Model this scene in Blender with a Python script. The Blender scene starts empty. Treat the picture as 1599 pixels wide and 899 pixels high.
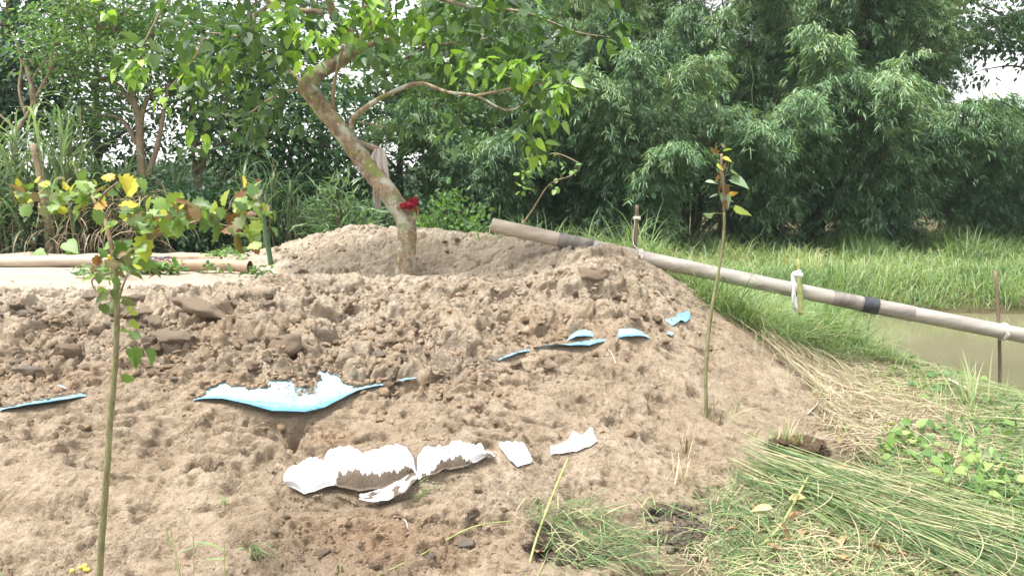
import bpy, math, random
import numpy as np
R = math.radians
rng = np.random.default_rng(7); random.seed(7)
sc = bpy.context.scene
COL = sc.collection

# ------------------------------------------------------------------ camera, sky, sun, exposure
CAMZ, PITCH, F = 1.6, R(6.6), 1200.0
cam_d = bpy.data.cameras.new('camera'); cam_d.lens = 27.0; cam_d.sensor_width = 36.0
cam_d.clip_start = 0.05; cam_d.clip_end = 3000
cam = bpy.data.objects.new('camera', cam_d); COL.objects.link(cam)
cam.location = (0, 0, CAMZ); cam.rotation_euler = (R(90) - PITCH, 0, 0)
sc.camera = cam
SUN_EL, SUN_AZ = R(66), R(238)          # high sun veiled by thin cloud, behind the camera to the left
world = bpy.data.worlds.new('World'); sc.world = world; world.use_nodes = True
wn = world.node_tree; wn.nodes.clear()
sky = wn.nodes.new('ShaderNodeTexSky'); sky.sky_type = 'NISHITA'; sky.sun_disc = False
sky.sun_elevation = SUN_EL; sky.sun_rotation = SUN_AZ; sky.dust_density = 3.0; sky.air_density = 1.0
bw = wn.nodes.new('ShaderNodeRGBToBW'); wn.links.new(sky.outputs[0], bw.inputs[0])
mulc = wn.nodes.new('ShaderNodeMix'); mulc.data_type = 'RGBA'; mulc.blend_type = 'MULTIPLY'
mulc.inputs[0].default_value = 1.0; mulc.inputs[7].default_value = (1.02, 1.0, 0.99, 1)
mx = wn.nodes.new('ShaderNodeMath'); mx.operation = 'MAXIMUM'; mx.inputs[1].default_value = 4.5
wn.links.new(bw.outputs[0], mx.inputs[0]); wn.links.new(mx.outputs[0], mulc.inputs[6])
ovc = wn.nodes.new('ShaderNodeMix'); ovc.data_type = 'RGBA'; ovc.inputs[0].default_value = 0.86
wn.links.new(sky.outputs[0], ovc.inputs[6]); wn.links.new(mulc.outputs[2], ovc.inputs[7])
bg = wn.nodes.new('ShaderNodeBackground'); bg.inputs[1].default_value = 0.125
wo = wn.nodes.new('ShaderNodeOutputWorld')
wn.links.new(ovc.outputs[2], bg.inputs[0]); wn.links.new(bg.outputs[0], wo.inputs[0])
sun_d = bpy.data.lights.new('sun', 'SUN'); sun_d.energy = 2.1; sun_d.angle = R(18); sun_d.color = (1.0, 0.96, 0.9)
sun = bpy.data.objects.new('sun', sun_d); COL.objects.link(sun)
sun.rotation_euler = (R(90) - SUN_EL, 0, math.pi - SUN_AZ)   # lamp's -Z points away from the sun
sc.view_settings.view_transform = 'Standard'; sc.view_settings.look = 'None'
sc.view_settings.gamma = 1.0; sc.view_settings.exposure = 1.68; sc.view_settings.use_curve_mapping = False
sc.render.engine = 'CYCLES'
sc.cycles.max_bounces = 6; sc.cycles.diffuse_bounces = 3; sc.cycles.transmission_bounces = 4
sc.cycles.glossy_bounces = 2; sc.cycles.use_denoising = True; sc.cycles.caustics_reflective = False
sc.cycles.caustics_refractive = False

# ------------------------------------------------------------------ rays: pixel of the 1599x899 photo at a depth -> world point
def ray(px, py):
    u = (np.asarray(px, float) - 799.5) / F; v = (449.5 - np.asarray(py, float)) / F
    dy = math.cos(PITCH) + v * math.sin(PITCH); dz = -math.sin(PITCH) + v * math.cos(PITCH)
    return u / dy, dz / dy                    # x and z slope per metre of depth
def P(px, py, Y):
    a, b = ray(px, py); Y = np.asarray(Y, float)
    return np.stack(np.broadcast_arrays(a * Y, Y, CAMZ + b * Y), -1)
def PV(*pts): return [tuple(P(a, b, c)) for a, b, c in pts]

# ------------------------------------------------------------------ noise
_perm = rng.permutation(4096).astype(np.int64); _val = rng.random(4096)
def _h(ix, iy, s): return _val[(_perm[(ix + 37 * s) & 4095] + iy * 61 + s * 113) & 4095]
def vn(x, y, s=0):
    ix = np.floor(x).astype(np.int64); iy = np.floor(y).astype(np.int64)
    fx = x - ix; fy = y - iy; fx = fx * fx * (3 - 2 * fx); fy = fy * fy * (3 - 2 * fy)
    a = _h(ix, iy, s); b = _h(ix + 1, iy, s); c = _h(ix, iy + 1, s); d = _h(ix + 1, iy + 1, s)
    return (a * (1 - fx) + b * fx) * (1 - fy) + (c * (1 - fx) + d * fx) * fy - 0.5
def fbm(x, y, s=0, o=4, g=0.5):
    t = 0; a = 1.0
    for k in range(o):
        t = t + a * vn(x * 2.03 ** k + 7.1 * k, y * 2.03 ** k - 3.3 * k, s + k); a *= g
    return t
def worley(x, y, s=0):
    ix = np.floor(x).astype(np.int64); iy = np.floor(y).astype(np.int64)
    f1 = np.full(x.shape, 9.0); f2 = np.full(x.shape, 9.0); cid = np.zeros(x.shape)
    for dx in (-1, 0, 1):
        for dy in (-1, 0, 1):
            cx = ix + dx; cy = iy + dy
            r1 = _h(cx, cy, s + 5); r2 = _h(cx, cy, s + 9)
            d = np.hypot(cx + r1 - x, cy + r2 - y)
            m = d < f1
            f2 = np.where(m, f1, np.minimum(f2, d)); cid = np.where(m, _h(cx, cy, s + 13), cid); f1 = np.where(m, d, f1)
    return f1, f2, cid
def sstep(a, b, x):
    t = np.clip((x - a) / (b - a), 0, 1); return t * t * (3 - 2 * t)

# ------------------------------------------------------------------ terrain control points: (px, py, depth, clod, dry, litter)
CP = []
def cp(px, py, Y, clod=0.0, dry=0.3, litter=0.0):
    w = P(px, py, Y); CP.append((w[0], w[1], w[2], clod, dry, litter))
def cw(x, y, z, clod=0.0, dry=0.3, litter=0.0): CP.append((x, y, z, clod, dry, litter))
for px in (-120, 80, 260, 420):
    cp(px, 899, 3.0, .1, .25); cp(px, 800, 3.36, .05, .3); cp(px, 700, 3.76, .05, .3); cp(px, 645, 4.03, .1, .3)
    cp(px, 560, 4.62, .9, .3); cp(px, 505, 5.0, .95, .45)
    cp(px, 482 if px < 150 else 468 if px < 300 else 452, 5.3 if px < 300 else 5.5, .85, .7); cp(px, 446, 6.4, .1, 1.0); cp(px, 420, 8.2, 0, 1.0); cp(px, 404, 10.0, 0, 1.0)
for px, yt in ((520, 441), (640, 440), (740, 438)):
    cp(px, yt, 5.95, .7, .75); cp(px, 520, 5.12, .85, .5); cp(px, 600, 4.6, .8, .35)
    cp(px, 650, 4.2, .15, .3); cp(px, 720, 3.82, .2, .25); cp(px, 800, 3.44, .3, .15); cp(px, 899, 3.05, .25, .2)
cp(430, 418, 8.5, 0, .9); cp(550, 427, 7.5, .1, .8); cp(632, 437, 7.0, .2, .7); cp(720, 428, 7.1, .3, .7); cp(800, 425, 6.9, .3, .7)
for px, py, Y in ((440, 380, 9.4), (500, 367, 9.1), (570, 354, 8.8), (640, 357, 8.6), (700, 358, 8.4), (760, 370, 8.0), (830, 373, 7.5), (885, 383, 7.0)):
    cp(px, py, Y, .35, .82)
for px, py, Y in ((500, 395, 8.4), (600, 385, 8.0), (700, 385, 7.7), (800, 398, 7.2)): cp(px, py, Y, .35, .6)
cp(860, 425, 6.5, .4, .7); cp(940, 388, 6.3, .6, .6); cp(1000, 420, 6.3, .6, .6); cp(1050, 457, 6.3, .5, .5); cp(1120, 502, 6.2, .2, .4)
cp(1200, 552, 6.1, .1, .35); cp(1280, 602, 6.0, 0, .3, .3)
cp(800, 480, 5.6, .7, .5); cp(800, 560, 5.0, .5, .4); cp(900, 420, 6.05, .6, .7); cp(900, 480, 5.6, .7, .6); cp(900, 545, 5.2, .4, .4)
cp(900, 600, 4.8, .1, .35); cp(820, 650, 4.4, .1, .3); cp(900, 700, 4.15, .1, .3); cp(900, 800, 3.65, 0, .35); cp(900, 899, 3.1, 0, .25, .4)
cp(1000, 480, 5.8, .6, .5); cp(1000, 530, 5.35, .3, .4); cp(1000, 600, 5.0, .1, .35); cp(1000, 700, 4.35, .05, .35); cp(1000, 800, 3.7, 0, .3, .1); cp(1020, 899, 3.1, 0, .1, .6)
cp(1100, 640, 5.0, .1, .35); cp(1100, 560, 5.6, .2, .4); cp(1200, 640, 5.3, 0, .4); cp(1300, 690, 4.85, 0, .4, .4); cp(1100, 740, 4.3, 0, .35)
cp(1250, 750, 4.2, 0, .2, .7)
for px in (1400, 1599, 1800): cp(px, 750, 4.25, 0, .2, 1); cp(px, 899, 3.1, 0, .2, 1); cp(px, 650, 5.5, 0, .2, 1)
cp(1200, 899, 3.1, 0, .1, .9)
cp(1300, 600, 6.3, 0, .35, .8); cp(1400, 600, 6.4, 0, .3, 1); cp(1500, 605, 6.3, 0, .3, 1)
cw(3.7, 7.2, .02, 0, .3, 1); cw(3.6, 8.5, .05, 0, .3, 1); cw(3.9, 9.6, 0, 0, .3, 1); cw(3.9, 11, .02, 0, .3, 1)
for y in (7.5, 9, 10.5): cw(5.2, y, -.6, 0, .2, 1); cw(8, y, -.9, 0, .2, 1); cw(14, y, -.9, 0, .2, 1)
for y in (5.5, 3.8, 2): cw(6.5, y, -.7, 0, .2, 1); cw(4.3, y, -.02, 0, .2, 1); cw(12, y, -.9, 0, .2, 1)
cw(4.9, 6.3, -.4, 0, .2, 1)
for x in (5.2, 8, 12, 18): cw(x, 12.6, .08, 0, .2, 1); cw(x, 16, .22, 0, .2, 1); cw(x, 22, .35, 0, .2, 1)
cw(2.3, 7.8, .42, .1, .3, 1); cw(2.2, 9.5, .22, 0, .3, 1); cw(1.2, 8.2, .8, .1, .4, .9); cw(1.0, 10, .4, 0, .3, 1); cw(-.6, 10.5, .65, 0, .4, 1)
cw(-2.2, 11.5, .7, 0, .5, .7); cw(2, 13, .2, 0, .2, 1); cw(-1.5, 14, .45, 0, .2, 1); cw(1, 20, .35, 0, .2, 1)
for x in (-10, -7, -4.5): cw(x, 11.3, .78, 0, .9, .1); cw(x, 14, .62, 0, .3, 1); cw(x, 20, .4, 0, .2, 1); 
for y in (5.5, 8, 10): cw(-9, y, .82, 0, 1, 0)
cw(-5.5, 3, .1, 0, .3); cw(-5.5, 1, 0, 0, .3)
for x in (-3, 0, 2.5): cw(x, 1.8, -.02, 0, .3, .2); cw(x, -1, 0, 0, .3, .6)
CP = np.array(CP)
def phi(r): return np.sqrt(r * r + 0.09)
def rbf_fit(V):
    d = np.hypot(CP[:, None, 0] - CP[None, :, 0], CP[:, None, 1] - CP[None, :, 1])
    n = len(CP); A = np.zeros((n + 1, n + 1)); A[:n, :n] = phi(d) - np.eye(n) * 0.03; A[:n, n] = 1; A[n, :n] = 1
    return np.linalg.solve(A, np.vstack([V, np.zeros((1, V.shape[1]))]))
W = rbf_fit(CP[:, 2:6])
def axis(lo, hi, step, far, near_lo):
    a = list(np.arange(lo, hi, step)); s = step
    while a[-1] < far: s = min(s * 1.10, 60); a.append(a[-1] + s)
    b = []; s = step; v = lo
    while v > near_lo: s = min(s * 1.12, 60); v -= s; b.append(v)
    return np.array(b[::-1] + a)
GX = axis(-4.2, 4.6, .0102, 900, -900); GY = axis(2.6, 8.9, .0102, 1800, -200)
XX, YY = np.meshgrid(GX, GY)            # rows = y
acc = np.zeros(XX.shape + (4,)); acc += W[-1]
Xc = np.clip(XX, -16, 22); Yc = np.clip(YY, -4, 26)
for i in range(len(CP)):
    acc += phi(np.hypot(Xc - CP[i, 0], Yc - CP[i, 1]))[..., None] * W[i]
BASE = acc[..., 0]
far = sstep(0, 12, np.maximum(np.abs(XX - Xc), np.abs(YY - Yc)))
BASE = BASE * (1 - far) + 0.3 * far
CLOD, DRY, LIT = (np.clip(acc[..., k], 0, 1) for k in (1, 2, 3))
LIT = np.maximum(LIT, sstep(14, 16, np.maximum(np.abs(XX), YY)))
def sample(A, x, y):
    x = np.asarray(x, float); y = np.asarray(y, float)
    i = np.clip(np.searchsorted(GX, x) - 1, 0, len(GX) - 2); j = np.clip(np.searchsorted(GY, y) - 1, 0, len(GY) - 2)
    fx = np.clip((x - GX[i]) / (GX[i + 1] - GX[i]), 0, 1); fy = np.clip((y - GY[j]) / (GY[j + 1] - GY[j]), 0, 1)
    return (A[j, i] * (1 - fx) + A[j, i + 1] * fx) * (1 - fy) + (A[j + 1, i] * (1 - fx) + A[j + 1, i + 1] * fx) * fy
def hit(px, py, A=None):
    """where the view ray through a pixel meets the ground: x, y, z arrays"""
    A = BASE if A is None else A
    a, b = ray(px, py); a = np.atleast_1d(a); b = np.atleast_1d(b); a, b = np.broadcast_arrays(a, b)
    Yh = np.full(a.shape, np.nan); prev = np.full(a.shape, 1.0)
    for Y in np.concatenate([np.arange(2.2, 9, .02), np.arange(9, 24, .1)]):
        g = CAMZ + b * Y - sample(A, a * Y, np.full(a.shape, Y))
        m = np.isnan(Yh) & (g <= 0)
        Yh = np.where(m, Y - (0.02 if Y < 9 else .1) * (-g) / np.maximum(prev - g, 1e-6), Yh); prev = g
    Yh = np.where(np.isnan(Yh), 24, Yh)
    return a * Yh, Yh, sample(A, a * Yh, Yh)

# ------------------------------------------------------------------ cloth patches lying in the soil (laid out before the soil detail)
PATCH = {}
def curve_y(pts, xs):
    p = np.array(pts, float); return np.interp(xs, p[:, 0], p[:, 1])
def patch(key, top, bot, nx, nv, jag=2.0, seed=1):
    x0 = max(top[0][0], bot[0][0]); x1 = min(top[-1][0], bot[-1][0])
    xs = np.linspace(x0, x1, nx); yt = curve_y(top, xs) + jag * (vn(xs * .12, xs * 0, seed) + vn(xs * .35, xs * 0, seed + 3)) * 2
    yb = curve_y(bot, xs)
    yt = np.minimum(yt, yb - .6)
    s = np.linspace(0, 1, nv)[:, None]
    py = yt[None] * (1 - s) + yb[None] * s; px = np.broadcast_to(xs[None], py.shape)
    X, Y, Z = hit(px.ravel(), py.ravel())
    PATCH[key] = (X.reshape(py.shape), Y.reshape(py.shape), Z.reshape(py.shape), s + 0 * py, (px - x0) / (x1 - x0), px, py)
patch('bag1', [(449, 735), (462, 733), (480, 727), (508, 727), (512, 712), (540, 706), (566, 716), (600, 708), (632, 702), (646, 716), (651, 740)],
      [(449, 765), (475, 778), (520, 770), (560, 776), (600, 770), (651, 744)], 120, 26, 2.2, 1)
patch('bag2', [(653, 712), (662, 704), (690, 704), (714, 694), (735, 700), (751, 700), (757, 712), (772, 712)],
      [(653, 752), (680, 746), (700, 738), (730, 736), (752, 724), (762, 716), (772, 717)], 80, 20, 2.0, 2)
patch('bag3', [(779, 694), (790, 690), (818, 692), (831, 716)], [(779, 696), (795, 718), (808, 730), (831, 722)], 40, 16, 1.6, 3)
patch('bag4', [(859, 700), (886, 690), (895, 676), (910, 680), (924, 667), (932, 688)], [(859, 710), (875, 709), (900, 706), (920, 698), (932, 690)], 50, 16, 1.8, 4)
patch('fold', [(562, 779), (590, 772), (606, 758), (620, 748), (645, 740), (652, 748)], [(562, 786), (585, 790), (610, 784), (635, 774), (652, 756)], 60, 14, .8, 5)
patch('blue1', [(302, 626), (315, 622), (325, 608), (345, 600), (362, 606), (390, 608), (418, 605), (420, 594), (460, 594), (465, 606), (495, 606), (498, 576), (510, 582), (530, 586), (536, 600), (560, 606), (598, 600)],
      [(302, 628), (350, 632), (395, 644), (430, 655), (480, 656), (510, 648), (540, 630), (560, 618), (598, 604)], 170, 30, 1.2, 6)
patch('blue0', [(0, 640), (30, 634), (60, 628), (100, 622), (134, 618)], [(0, 645), (30, 643), (70, 637), (110, 629), (135, 621)], 60, 8, .8, 7)
patch('blue0b', [(82, 606), (92, 603), (102, 608)], [(82, 607), (92, 610), (102, 611)], 14, 5, .5, 8)
patch('blue2', [(620, 597), (635, 592), (650, 592)], [(620, 599), (635, 596), (650, 594)], 20, 5, .3, 9)
patch('blue3', [(775, 565), (800, 553), (826, 547)], [(775, 567), (800, 560), (826, 550)], 30, 7, .4, 10)
patch('blue4', [(840, 545), (872, 541), (920, 532), (945, 531)], [(840, 546), (872, 546), (890, 548), (920, 547), (945, 535)], 60, 10, .4, 11)
patch('blue4b', [(886, 532), (898, 520), (912, 517), (926, 521)], [(886, 534), (900, 530), (926, 528)], 30, 8, 1, 12)
patch('blue5', [(966, 516), (985, 514), (1000, 518), (1014, 529)], [(966, 530), (985, 532), (1000, 531), (1014, 530)], 36, 10, .8, 13)
patch('blue6', [(1038, 500), (1050, 497), (1062, 490), (1076, 487), (1078, 494)], [(1038, 502), (1048, 511), (1062, 503), (1070, 506), (1078, 498)], 34, 10, 1.2, 14)
patch('blue7', [(1042, 521), (1048, 519), (1052, 521)], [(1042, 524), (1048, 526), (1052, 523)], 10, 5, .4, 15)
patch('blue8', [(801, 566), (808, 565), (815, 569)], [(801, 568), (808, 572), (815, 572)], 10, 5, .4, 16)
keep = np.zeros(XX.shape)
for k, (X, Y, Z, s, u, _, _) in PATCH.items():
    i = np.clip(np.searchsorted(GX, X.ravel()), 0, len(GX) - 1); j = np.clip(np.searchsorted(GY, Y.ravel()), 0, len(GY) - 1)
    keep[j, i] = 1
def box(A, r):
    for ax in (0, 1):
        c = np.cumsum(np.concatenate([np.repeat(np.take(A, [0], ax), r + 1, ax), A, np.repeat(np.take(A, [-1], ax), r, ax)], ax), ax)
        n = A.shape[ax]
        A = (np.take(c, np.arange(2 * r + 1, 2 * r + 1 + n), ax) - np.take(c, np.arange(n), ax)) / (2 * r + 1)
    return A
keep = np.clip(box(box(keep, 3), 3) * 2.5, 0, 1)
EXTREMES = (keep.max(),)

# ------------------------------------------------------------------ soil detail
H = BASE.copy()
near = (np.abs(XX) < 16) & (YY < 26)
gx, gy = XX, YY
w1 = fbm(gx * .9, gy * .9, 3, 3); 
wx = gx + .10 * fbm(gx * 3, gy * 3, 11, 3); wy = gy + .10 * fbm(gx * 3, gy * 3, 21, 3)
f1, f2, cid = worley(wx * 5.5, wy * 6.5, 1)
g1, g2, cid2 = worley(wx * 13, wy * 15, 2)
h1, h2, cid3 = worley(wx * 30, wy * 34, 3)
clodh = .066 * (cid - .4) * sstep(.0, .16, f2 - f1) + .014 * (f2 - f1) * (cid3 - .3) + .034 * (cid2 - .4) * sstep(0, .3, g2 - g1) + .016 * (cid3 - .4) * sstep(0, .35, h2 - h1)
smooth = .030 * fbm(gx * 2.2, gy * 3.4, 31, 3) * 1.6
rid = np.abs(fbm(gx * 5, gy * 9, 41, 4)); pits = -.05 * sstep(.30, .55, fbm(gx * 6.5, gy * 11, 51, 3) + .10)
fine = .020 * fbm(gx * 11, gy * 17, 61, 4) - .014 * sstep(.25, .5, fbm(gx * 12, gy * 30, 71, 4))
grain = .005 * fbm(gx * 45, gy * 55, 91, 2)
q1 = gy * 5.2 + 3.4 * fbm(gx * 2.3, gy * 3.0, 121, 4); q2 = gy * 19 + gx * 1.5 + 5.5 * fbm(gx * 5, gy * 6, 131, 4)
def saw(q, e=.12): f_ = q - np.floor(q); return f_ * (1 - sstep(1 - e, 1, f_))
ledge = -.045 * saw(q1) * sstep(-.05, .25, fbm(gx * 2.1, gy * 3, 141, 3)) - .026 * saw(q2, .2) * sstep(-.12, .15, fbm(gx * 4, gy * 5, 151, 3)) + .02 - .006 * sstep(.22, .4, fbm(gx * 28, gy * 40, 161, 2)) + .007 * fbm(gx * 33, gy * 52, 171, 3)
soilw = (1 - sstep(.85, 1.0, DRY) * .88) * (1 - .75 * sstep(.5, 1, LIT))
detail = soilw * (1 - .45 * sstep(.6, 1.8, gx) * (1 - CLOD)) * (CLOD * clodh * 1.9 + (1 - .6 * CLOD) * (smooth + pits * .9 + fine * 1.15 + ledge * .9) + .02 * (1 - CLOD) * -rid + grain) + .006 * fbm(gx * 4, gy * 4, 81, 3)
detail = detail * (1 - .92 * keep) * np.where(near, 1, 0)
H += detail + .02 * w1 * np.where(near, 1, 0)
# the back heap's face is gouged by the digger
bh = np.exp(-(((gx + .9) / 1.8) ** 2 + ((gy - 8.0) / .8) ** 2))
H += bh * (.11 * fbm(gx * 3.2 + gy * 2.5, gy * 1.6, 101, 4) - .07 * saw(gx * 2.2 + gy * 1.7 + 2.5 * fbm(gx * 1.5, gy * 2, 181, 3), .15) + .03 * (worley(gx * 5 + gy * 3, gy * 2.2, 7)[2] - .5))
def pit(px, py, rx, ry, d, ang=0.0):
    global H
    x, y, _ = hit([px], [py]); ca, sa = math.cos(ang), math.sin(ang); R_ = 2.2 * max(rx, ry)
    i0, i1 = np.searchsorted(GX, [x[0] - R_, x[0] + R_]); j0, j1 = np.searchsorted(GY, [y[0] - R_, y[0] + R_]); w_ = (slice(j0, j1), slice(i0, i1))
    gx, gy = XX[w_], YY[w_]; dx = gx - x[0]; dy = gy - y[0]
    a = (dx * ca + dy * sa) / rx; b = (-dx * sa + dy * ca) / ry
    n = 1 + .5 * fbm(gx * 9, gy * 9, 5, 3)
    H[w_] -= d * np.exp(-(a * a + b * b) ** 1.5 * n)
for a in ((462, 676, .034, .10, .26), (640, 657, .13, .05, .07), (216, 862, .30, .035, .06), (1112, 652, .07, .05, .08), (300, 478, .34, .05, .075, .25),
          (235, 497, .16, .05, .07), (355, 520, .2, .04, .06, -.3), (530, 490, .05, .12, .07), (205, 735, .10, .035, .05), (255, 775, .12, .03, .05),
          (400, 850, .12, .03, .05, -.3), (150, 720, .07, .03, .04), (300, 720, .05, .04, .04), (690, 640, .05, .03, .04), (1240, 690, .1, .05, .03),
          (900, 500, .12, .04, .05), (1010, 490, .1, .04, .05, .5), (815, 515, .05, .07, .06), (860, 655, .12, .03, .035), (950, 590, .1, .03, .03), (1180, 600, .1, .03, .03),
          (590, 775, .17, .035, .05, .2), (700, 745, .1, .03, .04), (370, 750, .04, .08, .05), (60, 800, .15, .04, .04), (440, 780, .05, .08, .04)):
    pit(*a)
for _ in range(50):
    px_, py_ = rng.uniform(0, 1230), rng.uniform(560, 870)
    if py_ < 640 and px_ < 720: py_ += 90
    if not (430 < px_ < 940 and 660 < py_ < 800): pit(px_, py_, rng.uniform(.03, .12), rng.uniform(.012, .028), rng.uniform(.02, .05), rng.uniform(-.5, .5))
def bump(px, py, rx, ry, d, ang=0.0): pit(px, py, rx, ry, -d, ang)
bump(420, 575, .14, .10, .08); bump(330, 470, .30, .07, .05); bump(925, 440, .16, .12, .05); bump(730, 870, .1, .05, .015)
bump(1235, 700, .17, .07, .06, -.2); bump(160, 760, .3, .1, .035); bump(700, 840, .3, .1, .02); bump(560, 830, .35, .1, .04)
MUD = np.zeros(XX.shape)
for px, py, r in ((1240, 830, .30), (1050, 800, .16), (1090, 850, .22), (1260, 740, .14), (880, 860, .2), (1220, 700, .1), (860, 830, .12), (1350, 860, .2), (1180, 780, .1)):
    x, y, _ = hit([px], [py]); MUD = np.maximum(MUD, np.exp(-(((gx - x[0]) / r) ** 2 + ((gy - y[0]) / (r * .6)) ** 2)))
ORA = np.zeros(XX.shape)
for px, py, rx, ry, v in ((600, 850, .45, .18, 1), (520, 690, .12, .12, .8), (440, 610, .5, .08, .7), (60, 590, .6, .1, .8), (900, 520, .5, .15, .5), (700, 600, .4, .06, .6), (1330, 735, .15, .08, .8)):
    x, y, _ = hit([px], [py]); ORA = np.maximum(ORA, v * np.exp(-(((gx - x[0]) / rx) ** 2 + ((gy - y[0]) / ry) ** 2)))
def hz(x, y): return sample(H, x, y)

# ------------------------------------------------------------------ materials
MATS = {}
def new_mat(name):
    m = bpy.data.materials.new(name); m.use_nodes = True; nt = m.node_tree; nt.nodes.clear(); MATS[name] = m
    o = nt.nodes.new('ShaderNodeOutputMaterial'); return m, nt, o
def N(nt, t, **kw):
    n = nt.nodes.new(t)
    for k, v in kw.items():
        if isinstance(k, str) and k.startswith('i_'): n.inputs[int(k[2:])].default_value = v
        else: setattr(n, k, v)
    return n
def ramp(nt, stops, src=None, interp='LINEAR'):
    r = nt.nodes.new('ShaderNodeValToRGB'); e = r.color_ramp.elements; r.color_ramp.interpolation = interp
    while len(e) < len(stops): e.new(.5)
    for q, (p, c) in zip(e, stops): q.position = p; q.color = (*c, 1) if len(c) == 3 else (c[0],) * 3 + (1,)
    if src is not None: nt.links.new(src, r.inputs[0])
    return r.outputs[0]
def noise(nt, scale, detail=4, rough=.55, co=None, dist=0):
    n = N(nt, 'ShaderNodeTexNoise'); n.inputs['Scale'].default_value = scale; n.inputs['Detail'].default_value = detail
    n.inputs['Roughness'].default_value = rough; n.inputs['Distortion'].default_value = dist
    if co is not None: nt.links.new(co, n.inputs['Vector'])
    return n.outputs[0]
def mixc(nt, fac, a, b, mode='MIX'):
    m = N(nt, 'ShaderNodeMix', data_type='RGBA', blend_type=mode)
    for k, v in ((0, fac), (6, a), (7, b)):
        if isinstance(v, (int, float)): m.inputs[k].default_value = v
        elif isinstance(v, tuple): m.inputs[k].default_value = (*v, 1)
        else: nt.links.new(v, m.inputs[k])
    return m.outputs[2]
def attr(nt, name): return N(nt, 'ShaderNodeAttribute', attribute_name=name).outputs['Fac']
def math_n(nt, op, a, b=0.0):
    m = N(nt, 'ShaderNodeMath', operation=op)
    for k, v in ((0, a), (1, b)):
        if isinstance(v, (int, float)): m.inputs[k].default_value = v
        else: nt.links.new(v, m.inputs[k])
    return m.outputs[0]
def bumpn(nt, h, strength, dist):
    b = N(nt, 'ShaderNodeBump'); b.inputs['Strength'].default_value = strength; b.inputs['Distance'].default_value = dist
    nt.links.new(h, b.inputs['Height']); return b.outputs[0]
def soil_mat(name, tex='Object', is_clod=False):
    m, nt, o = new_mat(name); co = N(nt, 'ShaderNodeTexCoord').outputs[tex]
    n1 = noise(nt, 1.3, 5, .6, co); n2 = noise(nt, 9, 5, .65, co); n3 = noise(nt, 70, 4, .7, co); n4 = noise(nt, 260, 2, .6, co)
    wet = ramp(nt, [(.25, (.26, .205, .145)), (.5, (.40, .328, .245)), (.75, (.50, .42, .33))], n2)
    dry = ramp(nt, [(.3, (.52, .44, .345)), (.5, (.61, .535, .44)), (.72, (.68, .61, .515))], n2)
    if is_clod:
        ti = attr(nt, 'tint')
        base = ramp(nt, [(0, (.26, .175, .11)), (.3, (.38, .275, .185)), (.6, (.50, .385, .28)), (.85, (.56, .46, .36)), (1, (.45, .41, .36))], ti)
        c = mixc(nt, .35, base, wet)
        n5 = noise(nt, 22, 4, .7, co)
        c = mixc(nt, .5, c, ramp(nt, [(.35, (.62, .55, .5)), (.6, (1.15, 1.15, 1.15))], n5), 'MULTIPLY')
    else:
        c = mixc(nt, ramp(nt, [(.42, (0,)), (.95, (1,))], attr(nt, 'dry')), wet, dry)
        big = ramp(nt, [(.35, (.86, .83, .79)), (.65, (1.1, 1.1, 1.1))], n1)
        c = mixc(nt, .8, c, big, 'MULTIPLY')
        c = mixc(nt, math_n(nt, 'MULTIPLY', attr(nt, 'orange'), .6), c, (.38, .255, .155))
        gr = ramp(nt, [(.45, (0,)), (.62, (1,))], noise(nt, 3.3, 3, .5, co))
        c = mixc(nt, math_n(nt, 'MULTIPLY', math_n(nt, 'MULTIPLY', gr, attr(nt, 'clod')), .3), c, (.40, .365, .32))
        litc = ramp(nt, [(.3, (.06, .055, .03)), (.5, (.12, .11, .055)), (.7, (.2, .17, .1))], n3)
        c = mixc(nt, ramp(nt, [(.45, (0,)), (.75, (1,))], math_n(nt, 'ADD', attr(nt, 'litter'), math_n(nt, 'MULTIPLY', math_n(nt, 'SUBTRACT', n2, .5), .6))), c, litc)
        c = mixc(nt, ramp(nt, [(.35, (0,)), (.6, (1,))], math_n(nt, 'ADD', attr(nt, 'mud'), math_n(nt, 'MULTIPLY', math_n(nt, 'SUBTRACT', n2, .5), .9))), c, (.125, .105, .082))
    c = mixc(nt, .55, c, ramp(nt, [(.3, (.60, .55, .50)), (.5, (1, 1, 1)), (.72, (1.2, 1.17, 1.12))], n3), 'MULTIPLY')
    c = mixc(nt, .35, c, ramp(nt, [(.35, (.6, .55, .5)), (.5, (1, 1, 1)), (.68, (1.3, 1.2, 1.05))], n4), 'MULTIPLY')
    p = N(nt, 'ShaderNodeBsdfPrincipled'); nt.links.new(c, p.inputs['Base Color'])
    p.inputs['Roughness'].default_value = .92; p.inputs['Specular IOR Level'].default_value = .12
    if not is_clod:
        nt.links.new(ramp(nt, [(.4, (.92,)), (.8, (.35,))], attr(nt, 'mud')), p.inputs['Roughness'])
    hh = math_n(nt, 'ADD', math_n(nt, 'MULTIPLY', n3, .6), math_n(nt, 'MULTIPLY', n4, .3))
    hh = math_n(nt, 'ADD', hh, math_n(nt, 'MULTIPLY', noise(nt, 28, 4, .65, co), 1.2))
    nt.links.new(bumpn(nt, hh, 1.0, .034), p.inputs['Normal'])
    nt.links.new(p.outputs[0], o.inputs[0]); return m
M_SOIL = soil_mat('soil'); M_CLOD = soil_mat('clod_soil', 'Object', True)

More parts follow.
